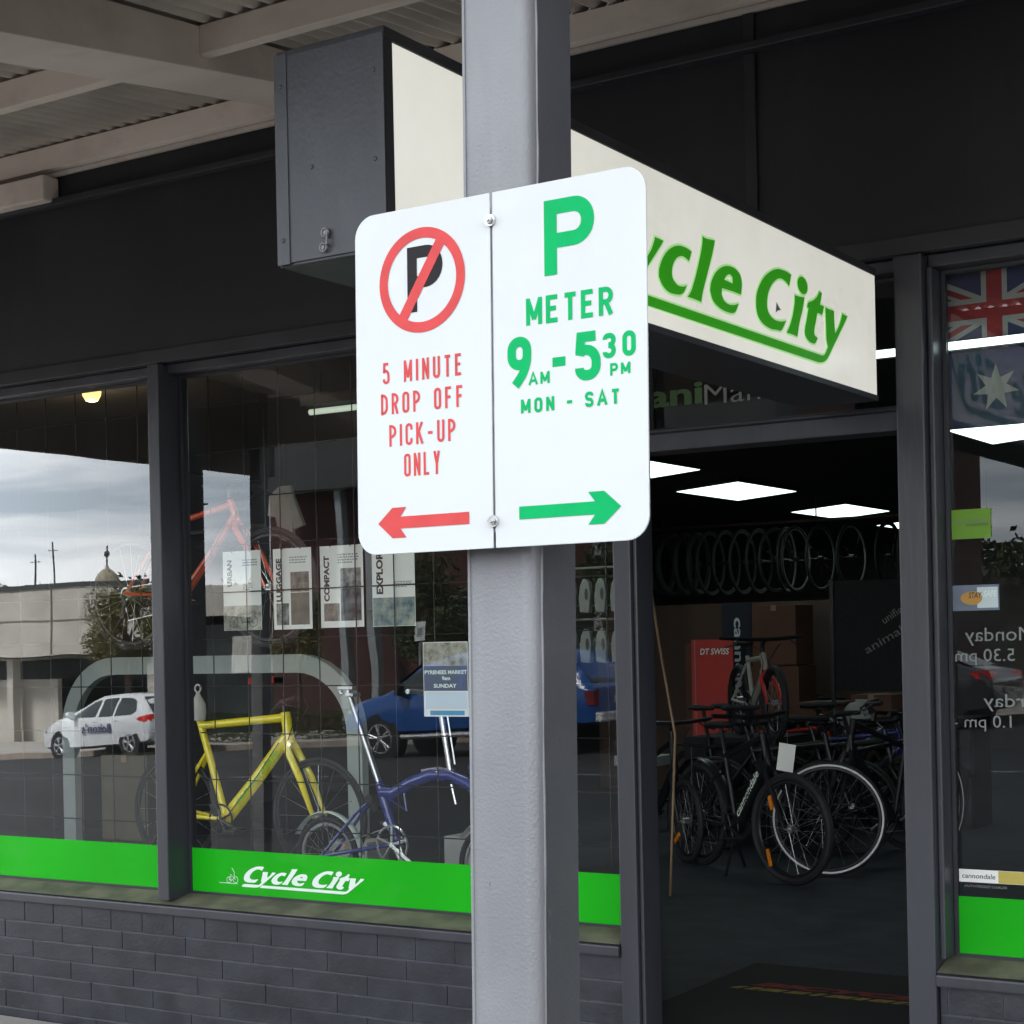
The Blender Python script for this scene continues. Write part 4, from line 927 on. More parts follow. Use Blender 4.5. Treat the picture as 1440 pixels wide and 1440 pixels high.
    if crank:
        q = MB(); q.torus((bb[0], -.045, bb[1]), (0, 1, 0), .085, .006, 32, 6)
        for k in range(4): a = k * PI / 2 + .4; q.tube([(bb[0], -.047, bb[1]), (bb[0] + .083 * math.cos(a), -.047, bb[1] + .083 * math.sin(a))], .007, 6)
        a = -.35; q.tube([(bb[0], -.06, bb[1]), (bb[0] + .17 * math.cos(a), -.07, bb[1] + .17 * math.sin(a))], .010, 8); q.tube([(bb[0], .05, bb[1]), (bb[0] - .17 * math.cos(a), .07, bb[1] - .17 * math.sin(a))], .010, 8)
        q.tube([(bb[0], -.046, bb[1] + .085), (0, -.046, r + .035)], .003, 5); q.tube([(bb[0], -.046, bb[1] - .085), (.02, -.046, r - .16), (-.01, -.046, r - .05)], .003, 5)
        q.torus((0, -.045, r), (0, 1, 0), .035, .006, 20, 6)
        ck = q.build('crankset', 'silver' if post_m != 'black' else 'black', root, smooth=True)
        q = MB()
        for s in (1, -1): q.box(bb[0] + s * .17 * math.cos(a) - .045, bb[0] + s * .17 * math.cos(a) + .045, -s * .075 - (.09 if s > 0 else 0), -s * .075 + (0 if s > 0 else .09), bb[1] + s * .17 * math.sin(a) - .01, bb[1] + s * .17 * math.sin(a) + .01)
        q.build('pedal', 'black', ck, bev=.003)
    return root
# window display
PLAT = .215
q = MB(); q.hexa([(-10.8, 5.62, .002), (-3.02, 5.62, .002), (-4.72, 8.75, .002), (-10.8, 8.75, .002)], [(-10.8, 5.62, PLAT), (-3.02, 5.62, PLAT), (-4.72, 8.75, PLAT), (-10.8, 8.75, PLAT)]); solo(q.build('display_platform', mat('platform_carpet', (.035, .036, .04), .9, var=.2, vscale=8), bev=.004), 'low dark carpeted platform behind the display windows', 'platform')
yb = bike('acid yellow road bike with a dark crankset standing on the window platform', (-7.10, 7.42, PLAT + .015), 0, 'yellow', r=.335, tr=.013, wb=1.09, bb=(.395, .30), st=(.205, .87), ht=(.855, .92), hb=(.88, .77), tube=.026, dt=.042,
     flatdt=.55, lettering='cannondale', lettm='lime', saddle=False, seat_h=1.0, bar='stem', stays=.011, forkr=.020, stay_top=(.262, .68))
ob = bike('bright orange bicycle hung high inside the display windows', (-7.36, 7.35, 1.515), 0, 'orange', r=.345, tr=.02, wb=1.09, bb=(.43, .33), st=(.27, .76), ht=(.80, .86), hb=(.845, .75), tube=.019, dt=.026, bar='flat', saddle=False, rim='black', nsp=20, post_m='silver')
q = MB()
for x in (-7.2, -6.3): q.tube([(x, 7.35, 2.19), (x, 7.35, ceil_z(x))], .004, 6)
q.tube([(-7.2, 7.35, 2.19), (-6.3, 7.35, 2.215)], .012, 8)
solo(q.build('hanging_rail', 'wire'), 'thin dark ceiling rail carrying the orange bicycle', 'rail')
# folding bicycle
fb = thing('folding_bicycle', 'blue folding bicycle with tall bright seat post and white rear mudguard', 'folding bicycle', (-5.62, 7.0, PLAT), 0, world=False)
r = .205
wheel(fb, 0, r, .017, 'silver', None, 20, name='wheel'); wheel(fb, 1.045, r, .017, 'silver', None, 20, name='wheel')
q = MB(); bbx, bbz = .46, .285
hump = [(.365, .545), (.44, .545), (.55, .60), (.68, .645), (.80, .645), (.90, .61), (.965, .555)]
q.tube([(x, 0, z) for x, z in hump], .031, 12); q.tube([(.345, 0, .60), (bbx, 0, bbz)], .025, 10); q.cyl((bbx, 0, bbz), (0, 1, 0), .025, .08, 14)
q.tube([(.93, 0, .70), (.985, 0, .45)], .024, 12)
q.tube([(.375, 0, .53), (.52, 0, .46), (.50, 0, .58)], .008, 6)
for s in (-1, 1):
    q.tube([(.0, s * .055, r), (.40, s * .04, .275), (bbx, s * .025, bbz)], .010, 8); q.tube([(0, s * .055, r), (.22, s * .03, .44), (.30, s * .02, .50)], .009, 8)
q.build('frame', 'blue_frame', fb, smooth=True)
q = MB()
for s in (-1, 1): q.tube([(.985, s * .012, .45), (1.0, s * .045, .40), (1.045, s * .05, r)], .011, 8)
q.build('fork', 'blue_frame', fb, smooth=True)
q = MB(); q.tube([(.155, 0, 1.085), (.345, 0, .60)], .0165, 12); q.tube([(.40, 0, .46), (.505, 0, .19)], .0165, 12); q.tube([(.17, 0, 1.04), (.365, 0, .54)], .009, 8)
q.build('seat_post', 'chrome', fb, smooth=True)
q = MB(); q.box(.10, .20, -.02, .02, 1.075, 1.095); q.box(.165, .215, -.035, .035, 1.04, 1.06); q.tube([(.10, 0, 1.09), (.12, 0, 1.05)], .014, 8); q.build('seat_clamp', 'silver', fb, bev=.005)
q = MB(); q.tube([(.73, 0, 1.06), (.79, 0, .70), (.80, 0, .655)], .0165, 12); q.tube([(.77, 0, 1.04), (.825, 0, .70)], .0055, 6); q.tube([(.80, 0, .6), (.825, 0, .50)], .007, 6); q.build('stem_tube', 'chrome', fb, smooth=True)
q = MB(); q.tube([(.73, -.26, 1.075), (.725, -.1, 1.065), (.725, .1, 1.065), (.73, .26, 1.075)], .013, 8); q.tube([(.725, 0, 1.06), (.86, 0, 1.085)], .010, 8); q.build('handlebar', 'silver', fb, smooth=True)
q = MB(); q.tube([(.62, 0, .663), (.72, 0, .678), (.82, 0, .668)], .009, 8); q.build('frame_trim', 'chrome', fb, smooth=True)
def fender(q, cx, cz, R, a0, a1, hw):
    n = 22; vs = []
    for i in range(n + 1):
        a = a0 + (a1 - a0) * i / n
        for k in range(5):
            y = -hw + 2 * hw * k / 4; rr_ = R + .008 * (1 - (y / hw) ** 2); vs.append((cx + rr_ * math.cos(a), y, cz + rr_ * math.sin(a)))
    q.add(vs, [(i * 5 + k, i * 5 + k + 1, (i + 1) * 5 + k + 1, (i + 1) * 5 + k) for i in range(n) for k in range(4)])
q = MB(); fender(q, 0, r, .226, .05, PI + .1 - .55, .026); fender(q, 1.045, r, .226, .5, 2.6, .026); q.build('mudguard', 'white_vinyl', fb, smooth=True)
q = MB(); q.torus((bbx, -.05, bbz), (0, 1, 0), .095, .007, 36, 6)
for k in range(5): a = k * 2 * PI / 5 + .3; q.tube([(bbx, -.052, bbz), (bbx + .093 * math.cos(a), -.052, bbz + .093 * math.sin(a))], .009, 6)
q.tube([(bbx, -.065, bbz), (bbx + .14, -.075, bbz - .09)], .012, 8); q.tube([(bbx, .055, bbz), (bbx - .14, .075, bbz + .09)], .012, 8)
q.tube([(bbx, -.052, bbz + .095), (0, -.05, r + .03)], .003, 5); q.tube([(bbx, -.052, bbz - .095), (0, -.05, r - .03)], .003, 5)
ck = q.build('crankset', 'silver', fb, smooth=True)
q = MB(); q.box(bbx + .10, bbx + .18, -.165, -.08, bbz - .10, bbz - .08); q.box(bbx - .18, bbx - .10, .08, .165, bbz + .08, bbz + .10); q.build('pedal', 'black', ck, bev=.004)
q = MB(); q.cyl((.30, 0, .505), (0, 1, 0), .028, .06, 14); q.cyl((.335, 0, .47), (0, 1, 0), .022, .06, 12); q.build('suspension_block', 'matte_black', fb, smooth=True)
q = MB(); q.tube([(.66, -.05, .002), (.60, -.06, .20)], .008, 8); q.build('kick_stand', 'silver', fb, smooth=True)
# second folding bike beside the post
# pale arch
q = MB(); A0, A1, AZ, AR, T, D0, D1 = -8.90, -6.30, 1.475, .50, .115, 8.20, 8.26
op = [(A0, PLAT)] + [(A0 + AR - AR * math.cos(k * PI / 20), AZ - AR + AR * math.sin(k * PI / 20)) for k in range(11)] + [(A1 - AR + AR * math.sin(k * PI / 20), AZ - AR + AR * math.cos(k * PI / 20)) for k in range(11)] + [(A1, PLAT)]
ri = AR - T
ip = [(A0 + T, PLAT)] + [(A0 + AR - ri * math.cos(k * PI / 20), AZ - AR + ri * math.sin(k * PI / 20)) for k in range(11)] + [(A1 - AR + ri * math.sin(k * PI / 20), AZ - AR + ri * math.cos(k * PI / 20)) for k in range(11)] + [(A1 - T, PLAT)]
n = len(op)
q.add([(a, y, c) for y in (D0, D1) for a, c in op] + [(a, y, c) for y in (D0, D1) for a, c in ip],
      [f for i in range(n - 1) for f in ((i, i + 1, 2 * n + i + 1, 2 * n + i), (n + i, 3 * n + i, 3 * n + i + 1, n + i + 1), (i, n + i, n + i + 1, i + 1), (2 * n + i, 2 * n + i + 1, 3 * n + i + 1, 3 * n + i))] + [(0, 2 * n, 3 * n, n), (n - 1, 2 * n - 1, 4 * n - 1, 3 * n - 1)])
solo(q.build('display_arch', 'arch'), 'pale grey round cornered arch standing across the window display', 'display arch')
# bits around the display
def carton(label, x0, x1, y0, y1, z0, z1, m='carton', cat='box', tag=True, group=None):
    t = thing('carton', label, cat, ((x0 + x1) / 2, (y0 + y1) / 2, z0), group=group)
    q = MB(); q.box(x0, x1, y0, y1, z0, z1); q.build('box_body', m, t, bev=.004)
    q = MB(); q.box((x0 + x1) / 2 - .025, (x0 + x1) / 2 + .025, y0 - .001, y1 + .001, z1 - .05, z1 + .001); q.build('tape', 'wood', t)
    if tag: q = MB(); q.box(x0 + .04, x0 + .04 + .3 * (x1 - x0), y0 - .002, y0 - .001, z0 + .4 * (z1 - z0), z0 + .8 * (z1 - z0)); q.build('label_patch', 'pale_box', t)
    return t
carton('pale grey carton on the platform behind the blue folding bicycle', -5.36, -5.02, 7.7, 8.0, PLAT, PLAT + .24, 'pale_box', tag=False)
carton('olive brown carton standing inside the left leg of the pale arch', -8.74, -8.30, 8.4, 8.7, PLAT, .80, mat('olive_carton', (.13, .115, .075), .8, var=.1, vscale=5), tag=False)
carton('small pale carton at the rear wheel of the folding bicycle', -6.05, -5.78, 7.55, 7.75, PLAT, PLAT + .20, 'pale_box', tag=False)
t = thing('hanging_bag', 'white cloth bag hung at the seat end of the yellow bike frame', 'bag', (-6.85, 7.36, 1.08))
q = MB(); q.lathe([(.001, 0), (.04, .005), (.048, .05), (.044, .10), (.028, .13), (.014, .155), (.010, .17)], (-6.85, 7.36, 1.10), 12); q.build('bag_body', 'cloth_white', t, smooth=True)
q = MB(); q.torus((-6.85, 7.36, 1.29), (0, 1, 0), .022, .006, 16, 6); q.build('bag_handle', 'cloth_white', t, smooth=True)
t = thing('shirt', 'white jersey on a hanger inside the window above the posters', 'shirt', (-7.05, 8.4, 2.25))
q = MB(); prof = [(-.10, 2.30), (-.045, 2.36), (.045, 2.36), (.10, 2.28), (.15, 2.10), (.10, 2.07), (.085, 2.15), (.075, 1.98), (-.055, 2.02), (-.075, 2.16), (-.13, 2.17)]
q.prism([(a - 6.62, c) for a, c in prof], lambda u, v, w_: (u - .43, w_ + .02 * math.sin(u * 60), v + .2), 8.40, 8.43); q.build('shirt_cloth', 'cloth_white', t, bev=.006)
q = MB(); q.tube([(-7.05, 8.415, 2.56), (-7.05, 8.415, ceil_z(-7.05))], .004, 6); q.build('hanger', 'wire', t)
# rack of pale packets
t = thing('display_rack', 'wire rack of pale hanging packets in the window right of the post', 'display rack', (-4.6, 8.2, PLAT))
q = MB()
for x in (-4.86, -4.36): q.tube([(x, 8.3, PLAT), (x, 8.3, 2.2)], .012, 8)
for z in (1.93, 1.72, 1.64, 1.5): q.tube([(-4.86, 8.28, z), (-4.36, 8.28, z)], .007, 6)
q.build('rack_frame', 'silver', t)
for z in (1.88, 1.60):
    for i in range(5):
        x = -4.82 + i * .10
        q = MB(); q.prism([(x - .030, z - .20), (x + .028, z - .205), (x + .040, z - .10), (x + .030, z - .03), (x + .010, z - .012), (x - .008, z - .014), (x - .026, z - .05), (x - .036, z - .12)], lambda u, v, w_: (u, w_, v), 8.20, 8.24)
        pk = q.build('packet', mat('packet_plastic', (.15, .17, .168), .45) if 'packet_plastic' not in bpy.data.materials else bpy.data.materials['packet_plastic'], t, bev=.006)
        q = MB(); q.add([(x + .016 + .011 * math.cos(k * PI / 8), 8.198, z - .10 + .034 * math.sin(k * PI / 8)) for k in range(16)], [tuple(range(16))]); q.build('dark_oval', 'black', pk)
# lamps in the display
t = thing('hanging_lamp', 'glowing warm round bulb lamp high in the left display window', 'lamp', (-6.46, 6.2, 2.84))
q = MB(); q.lathe([(.0001, -.045), (.03, -.038), (.046, -.012), (.05, .01), (.03, .035), (.018, .05)], (-6.46, 6.2, 2.845), 18); q.build('bulb', 'bulb', t, smooth=True)
q = MB(); q.lathe([(.02, .045), (.055, .05), (.06, .06), (.0001, .062)], (-6.46, 6.2, 2.842), 18); q.build('fitting', 'pale_box', t, smooth=True)
def lamp_light(kind, loc, energy, color, parent, size=None):
    ld = bpy.data.lights.new('lamp_light', kind); ld.energy = energy; ld.color = color
    if kind == 'POINT': ld.shadow_soft_size = .05
    else: ld.shape = 'RECTANGLE'; ld.size, ld.size_y = size
    lo = bpy.data.objects.new('lamp_light', ld); COL.objects.link(lo); lo.parent = parent; lo.location = Vector(loc) - parent.location
lamp_light('POINT', (-6.46, 6.2, 2.76), 3, (1, .75, .4), t)
t = thing('tube_light', 'greenish fluorescent tube light under the ceiling behind the sign', 'ceiling light', (-5.3, 7.0, 2.76))
q = MB(); q.cyl((-5.2, 7.0, 2.76), (1, 0, 0), .016, .95, 12); q.build('tube', 'tube_lamp', t, smooth=True)
q = MB(); q.box(-5.70, -4.70, 6.95, 7.05, 2.79, 2.84); q.tube([(-5.6, 7, 2.84), (-5.6, 7, ceil_z(-5.6))], .005, 6); q.tube([(-4.8, 7, 2.84), (-4.8, 7, ceil_z(-4.8))], .005, 6); q.build('fitting', 'inner_ceil', t)
lamp_light('AREA', (-5.2, 7.0, 2.73), 3.5, (.9, 1, .92), t, (.95, .06))
t = thing('batten_light', 'thin bright lamp batten across the flag just inside the side window', 'batten light', (-1.5, 5.54, 2.46))
q = MB(); q.box(-2.10, -.9, 5.535, 5.55, 2.462, 2.486); q.build('diffuser', 'led', t)
q = MB(); q.box(-2.10, -.9, 5.551, 5.562, 2.458, 2.490); q.tube([(-1.2, 5.556, 2.49), (-1.2, 5.556, 3.25)], .004, 6); q.build('fitting', 'inner_ceil', t)
# LED ceiling panels
def led(label, X, Y):
    t = thing('ceiling_panel_light', label, 'ceiling light', (X, Y, ceil_z(X)), group='square ceiling panels in the shop')
    m_ = Matrix.Translation((X, Y, ceil_z(X))) @ Matrix.Rotation(-math.atan(.0766), 4, 'Y')
    q = MB(); q.box(-.32, .32, -.67, .67, -.03, -.002); q.xf(m_); q.build('panel_frame', 'inner_ceil', t)
    q = MB(); q.box(-.30, .30, -.65, .65, -.034, -.0305); q.xf(m_); q.build('diffuser', 'led', t)
for lb, X, Y in (('lit white ceiling panel nearest the parking sign edge, seen through the doorway', -6.38, 11.85), ('large lit ceiling panel in the middle of the doorway view', -6.55, 14.25), ('lit ceiling panel right of the large one in the doorway', -6.72, 17.25),
                 ('smallest and farthest lit ceiling panel by the door jamb', -6.80, 20.0), ('lit ceiling panel seen below the star of the flag', -3.75, 13.1)):
    led(lb, X, Y)

# bikes through the doorway
A = bike('black electric bicycle with orange front reflectors in the middle of the doorway', (-5.03, 10.25, 0), -.60, 'black', r=.345, tr=.026, wb=1.115, bb=(.47, .30), st=(.33, .78), ht=(.80, .92), hb=(.86, .74), tube=.022, dt=.045, bar='flat', seat_h=.93, stripe=None, steer=.22, lettering='cannondale', lettm='white_vinyl', nsp=18, forkr=.020)
q = MB(); q.box(.70, .76, -.055, -.045, .34, .44); q.xf(Matrix.Translation((0, 0, 0)))
def reflector(root, x, z, y, ln, tilt):
    q = MB(); q.box(-.014, .014, -.006, .006, -ln / 2, ln / 2); q.xf(Matrix.Translation((x, y, z)) @ Matrix.Rotation(tilt, 4, 'Y')); return q.build('reflector', 'reflector', root, bev=.003)
reflector(A, .945, .155, -.06, .11, -.35); reflector(A, 1.00, .50, -.075, .09, -.30)
q = MB(); fender(q, 0, .345, .372, .2, 2.9, .032); q.build('mudguard', 'black', A, smooth=True)
for pp in ([(.30, .06, .28), (.22, .20, .0)], [(.50, -.05, .22), (.58, -.16, .0)]): q = MB(); q.tube(pp, .010, 8); q.build('kick_stand', 'black', A, smooth=True)
q = MB(); q.tube([(-.22, -.05, .80), (.28, -.05, .80)], .007, 6); q.tube([(-.22, .05, .80), (.28, .05, .80)], .007, 6); q.tube([(0, -.06, .345), (-.02, -.05, .80)], .006, 6); q.tube([(0, .06, .345), (-.02, .05, .80)], .006, 6); q.tube([(-.22, -.05, .80), (-.22, .05, .80)], .007, 6); q.build('rear_rack', 'black', A)
B = bike('dark bicycle with a bright white striped front wheel by the right door jamb', (-4.05 + 1.15 * math.cos(1.3), 10.06 + 1.15 * math.sin(1.3), 0), PI + 1.3, 'black', r=.365, tr=.018, wb=1.15, bb=(.45, .30), st=(.30, .80), ht=(.86, .98), hb=(.92, .80), dt=.032, bar='flat', seat_h=1.0, stripe=.0075, nsp=20, post_m='silver', steer=-.905)
C_ = bike('black small wheeled bicycle cut by the left door jamb, orange reflector on its wheel', (-5.88, 10.92, 0), -.72, 'black', r=.285, tr=.024, wb=.95, bb=(.40, .30), st=(.30, .70), ht=(.72, .84), hb=(.77, .62), bar='flat', seat_h=.9, nsp=18)
reflector(C_, .91, .17, -.05, .10, .9)
D_ = bike('pale grey framed bicycle with a red fork standing on a plinth at the back', (-5.42, 11.75, .78), -.85, 'grey_frame', r=.27, tr=.026, wb=.86, bb=(.34, .26), st=(.22, .60), ht=(.60, .62), hb=(.66, .50), fork='red', bar='flat', seat_h=.68, nsp=14)
q = MB(); q.box(-5.75, -5.0, 11.45, 12.1, .002, .78); solo(q.build('plinth', 'matte_black', bev=.004), 'dark plinth under the pale grey bicycle', 'plinth')
E_ = bike('dark bicycle leaning at the far right inside the doorway', (-5.35, 12.9, 0), -.12, 'black', r=.345, tr=.02, wb=1.04, dt=.03, bar='flat', seat_h=.95, nsp=14, stripe=None)
F_ = bike('black city bicycle standing behind the electric bicycle', (-5.75, 11.55, 0), -.55, 'black', r=.345, tr=.02, wb=1.05, bar='flat', dt=.03, seat_h=.98, nsp=14)
for lb, px_, py_, rz_, fm_, kw in (('black bicycle squeezed in right behind the electric bicycle front wheel', -5.30, 11.05, .12, 'black', dict(bar='flat', stripe=None, seat_h=1.0)), ('black drop bar bicycle half hidden by the right door jamb', -4.45, 10.95, 1.05, 'black', dict(bar='drop')), ('matt black bicycle just behind the white striped wheel', -5.0, 11.55, -.05, 'black', dict(bar='flat', seat_h=.9)),
                                   ('dark bicycle parked between the electric bicycle and the red banner', -5.95, 12.3, -.35, 'black', dict(bar='drop')), ('dark red bicycle deep in the shop below the hanging wheels', -6.1, 13.0, .25, 'red', dict(bar='flat', stripe=None)),
                                   ('navy bicycle at the back behind the striped wheel', -5.25, 12.3, .30, 'blue_frame', dict(bar='flat')), ('black bicycle with a silver seat post far back by the right jamb', -5.75, 14.0, -.3, 'black', dict(bar='drop', post_m='silver')), ('grey bicycle standing behind the cap and small cartons', -6.2, 14.5, .1, 'steel_grey', dict(bar='flat'))):
    bike(lb, (px_, py_, 0), rz_, fm_, nsp=12, dt=.03, **kw)
# hanging wheels
def hwheel(label, x, y, z, r=.34, rim='black', a=0.0, tr=.014, stripe=None):
    t = thing('hanging_wheelset', label, 'wheelset', (x, y, z), PI / 2 + a, 'wheels hung along the shop ceiling rail', world=False)
    wheel(t, 0, r, tr, 'rubber' if rim == 'black' else rim, stripe, 14, z=0, name='tyre', spokes='black')
hw = [('outermost thick black tyre of the hanging row, cut by the left door jamb', -8.12, 'black'), ('second thick black tyre in from the left door jamb', -7.98, 'black'), ('third thick black tyre in from the left door jamb', -7.84, 'black'), ('fourth thick black tyre in from the left door jamb', -7.70, 'black'),
      ('first thin black hanging wheel after the four thick tyres', -7.56, 'black'), ('second thin black hanging wheel after the thick tyres', -7.38, 'black'), ('third thin black hanging wheel after the thick tyres', -7.2, 'black'), ('fourth thin black hanging wheel after the thick tyres', -7.02, 'black'),
      ('last thin black hanging wheel just left of the bright thin rims', -6.84, 'black'), ('left one of two bright thin rims hung side by side', -6.72, 'cloth_white'), ('right one of two bright thin rims hung side by side', -6.62, 'cloth_white'),
      ('dark grey hanging wheel left of the brightest hoop', -6.36, 'steel_grey'), ('brightest silver hoop in the hanging row', -6.04, 'cloth_white'), ('dark hanging wheel just right of the brightest hoop', -5.66, 'black'), ('dark hanging wheel second right of the brightest hoop', -5.48, 'black'), ('last dark hanging wheel by the right door jamb', -5.2, 'black')]
for i, (lb, x, rm) in enumerate(hw): hwheel(lb, x, 15.75, 2.285, .335, rm, random.uniform(-.12, .12), .030 if i < 4 else .014)
q = MB(); q.tube([(-8.4, 15.75, 2.665), (-4.6, 15.75, 2.665)], .016, 8)
for x in (-8.1, -6.4, -4.7): q.tube([(x, 15.75, 2.665), (x, 15.75, ceil_z(x))], .008, 6)
solo(q.build('wheel_rail', 'ply'), 'brown rail near the ceiling that the wheels hang from', 'rail')
# banners, cartons, partition
q = MB(); q.box(-8.6, -5.2, 15.2, 15.26, .002, 1.86); 
part = solo(q.build('partition', 'ply', bev=.003), 'brown timber partition behind the banners', 'partition')
t = thing('banner', 'red pull up banner with white lettering behind the bicycles', 'banner', (-6.48, 13.5, 0), group=None)
q = MB(); q.box(-6.685, -6.285, 13.5, 13.52, .05, 1.508); q.build('banner_cloth', 'banner_red', t)
q = MB(); text_to(q, 'DT SWISS', facadeplane(13.498), -6.60, 1.375, -6.32, 1.43, bold=.02, shear=.15); q.build('lettering', 'white_vinyl', t)
q = MB(); q.box(-6.655, -6.648, 13.497, 13.499, .05, 1.505); q.build('edge_line', 'faded_vinyl', t)
q = MB(); q.box(-6.70, -6.27, 13.46, 13.58, .002, .05); q.build('banner_base', 'alu', t, bev=.005)
t = thing('banner', 'dark navy upright banner with pale sideways lettering', 'banner', (-6.4, 14.0, 0))
q = MB(); q.box(-6.62, -6.33, 14.0, 14.02, .05, 1.83); q.build('banner_cloth', 'banner_black', t)
q = MB(); text_to(q, 'cannondale', lambda u, v: (-6.50 + v, 13.997, u), 1.70, 0, .70, .09, bold=.02); q.build('lettering', 'pale_print', t)
q = MB(); q.box(-6.64, -6.31, 13.95, 14.07, .002, .05); q.build('banner_base', 'alu', t, bev=.005)
for i, (lb, x0, x1, y0, z0, z1) in enumerate((('large brown carton on top of the stack behind the pale grey bicycle', -6.28, -5.86, 13.9, 1.27, 1.80), ('brown carton in the middle of the stack behind the pale grey bicycle', -6.30, -5.85, 13.92, .66, 1.265), ('brown carton at the bottom of the stack behind the pale grey bicycle', -6.30, -5.84, 13.9, .002, .655),
        ('brown carton standing against the partition left of the red banner', -7.30, -6.98, 14.6, .002, 1.47), ('small carton with a pale label on the back shelf', -5.0, -4.66, 12.95, .86, 1.04), ('small dark carton beside the labelled carton on the back shelf', -5.45, -5.12, 12.95, .86, .98))):
    carton(lb, x0, x1, y0, y0 + .4, z0, z1, tag=(i in (4,)))
t = thing('shelf', 'dark low back shelf holding small cartons', 'shelf', (-4.9, 13.2, 0))
q = MB(); q.box(-5.7, -4.0, 12.9, 13.4, .83, .858); q.box(-5.7, -4.0, 12.9, 13.4, .40, .425); q.build('shelf_board', 'matte_black', t)
for x in (-5.68, -4.03): q = MB(); q.box(x, x + .03, 12.93, 13.37, .002, .83); q.build('shelf_side', 'matte_black', t)
t = thing('cap', 'pale cap with a white star lying below the small cartons', 'cap', (-5.02, 12.5, .64))
q = MB(); q.lathe([(.16, 0), (.10, .03), (.09, .08), (.05, .12), (.0001, .13)], (-4.92, 12.86 - .0, .859), 20); q.build('cap_crown', 'flag_white', t, smooth=True)
q = MB(); star_p = [(-4.92 + (.09 if k % 2 == 0 else .04) * math.sin(k * PI / 5), 12.68, .80 + (.09 if k % 2 == 0 else .04) * math.cos(k * PI / 5)) for k in range(10)]; q.poly(star_p); q.build('star_mark', 'flag_white', t)
t = thing('banner', 'black slanted banner with small pale lettering by the right door jamb', 'banner', (-4.5, 12.6, 0))
q = MB(); q.box(-5.0, -4.05, 12.6, 12.61, 1.08, 1.95); q.build('banner_cloth', 'matte_black', t)
def rot(u0, v0, an): return lambda u, v: (u0 + u * math.cos(an) - v * math.sin(an), 12.597, v0 + u * math.sin(an) + v * math.cos(an))
q = MB(); text_to(q, 'unified.', rot(-4.575, 1.60, .55), 0, 0, .24, .06); text_to(q, 'animal', rot(-4.72, 1.37, .50), 0, 0, .34, .065); q.build('lettering', 'faded_vinyl', t)
q = MB(); q.box(-5.02, -4.99, 12.59, 12.62, .002, 1.96); q.box(-4.06, -4.03, 12.59, 12.62, .002, 1.96); q.build('banner_pole', 'black', t)
q = MB(); q.tube([(-4.74, 9.0, 1.98), (-4.66, 8.98, 1.5), (-4.55, 8.95, .95), (-4.58, 8.9, 0.004)], .008, 8)
solo(q.build('wooden_pole', 'wood', smooth=True), 'thin pale wooden pole leaning inside the left door jamb', 'pole')
t = thing('swing_tag', 'white paper price tag hung on the handlebar of the electric bicycle', 'price tag', (-4.2, 9.5, .75))
q = MB(); q.box(-.055, .055, -.002, .002, -.17, 0); q.xf(Matrix.Translation((-4.15, 9.68, .86)) @ Matrix.Rotation(.15, 4, 'Y')); q.build('tag_card', 'card', t)
q = MB(); q.tube([(-4.15, 9.68, .86), (-4.16, 9.69, .93)], .0015, 4); q.build('tag_string', 'wire_pale', t)
t = thing('stool', 'pale topped stool at the left edge of the doorway', 'stool', (-6.35, 11.9, 0))
q = MB(); q.box(-6.55, -6.18, 11.8, 12.1, .52, .60); q.build('stool_seat', 'pale_box', t, bev=.008)
for x in (-6.52, -6.21):
    for y in (11.83, 12.07): q = MB(); q.tube([(x, y, .52), (x, y, .002)], .012, 8); q.build('leg', 'black', t)
# doormat
t = thing('doormat', 'black doormat with worn red and yellow lettering just inside the doorway', 'doormat', (-2.5, 6.5, 0))
q = MB(); q.box(-3.27, -1.72, 5.66, 7.2, .002, .014); q.build('mat_body', 'mat', t, bev=.004)
q = MB(); text_to(q, 'BICYCLES', lambda u, v: (u, v, .0148), -3.08, 6.72, -2.1, 6.80, bold=.06, shear=.3); q.build('red_lettering', 'mat_red', t)
q = MB()
x = -3.14
while x < -2.05:
    wd = random.uniform(.03, .14); sk = .03; q.poly([(x, 6.635, .0147), (x + wd, 6.635, .0147), (x + wd + sk, 6.69, .0147), (x + sk, 6.69, .0147)]); x += wd + random.uniform(.012, .03)
q.build('yellow_lettering', 'mat_yellow', t)

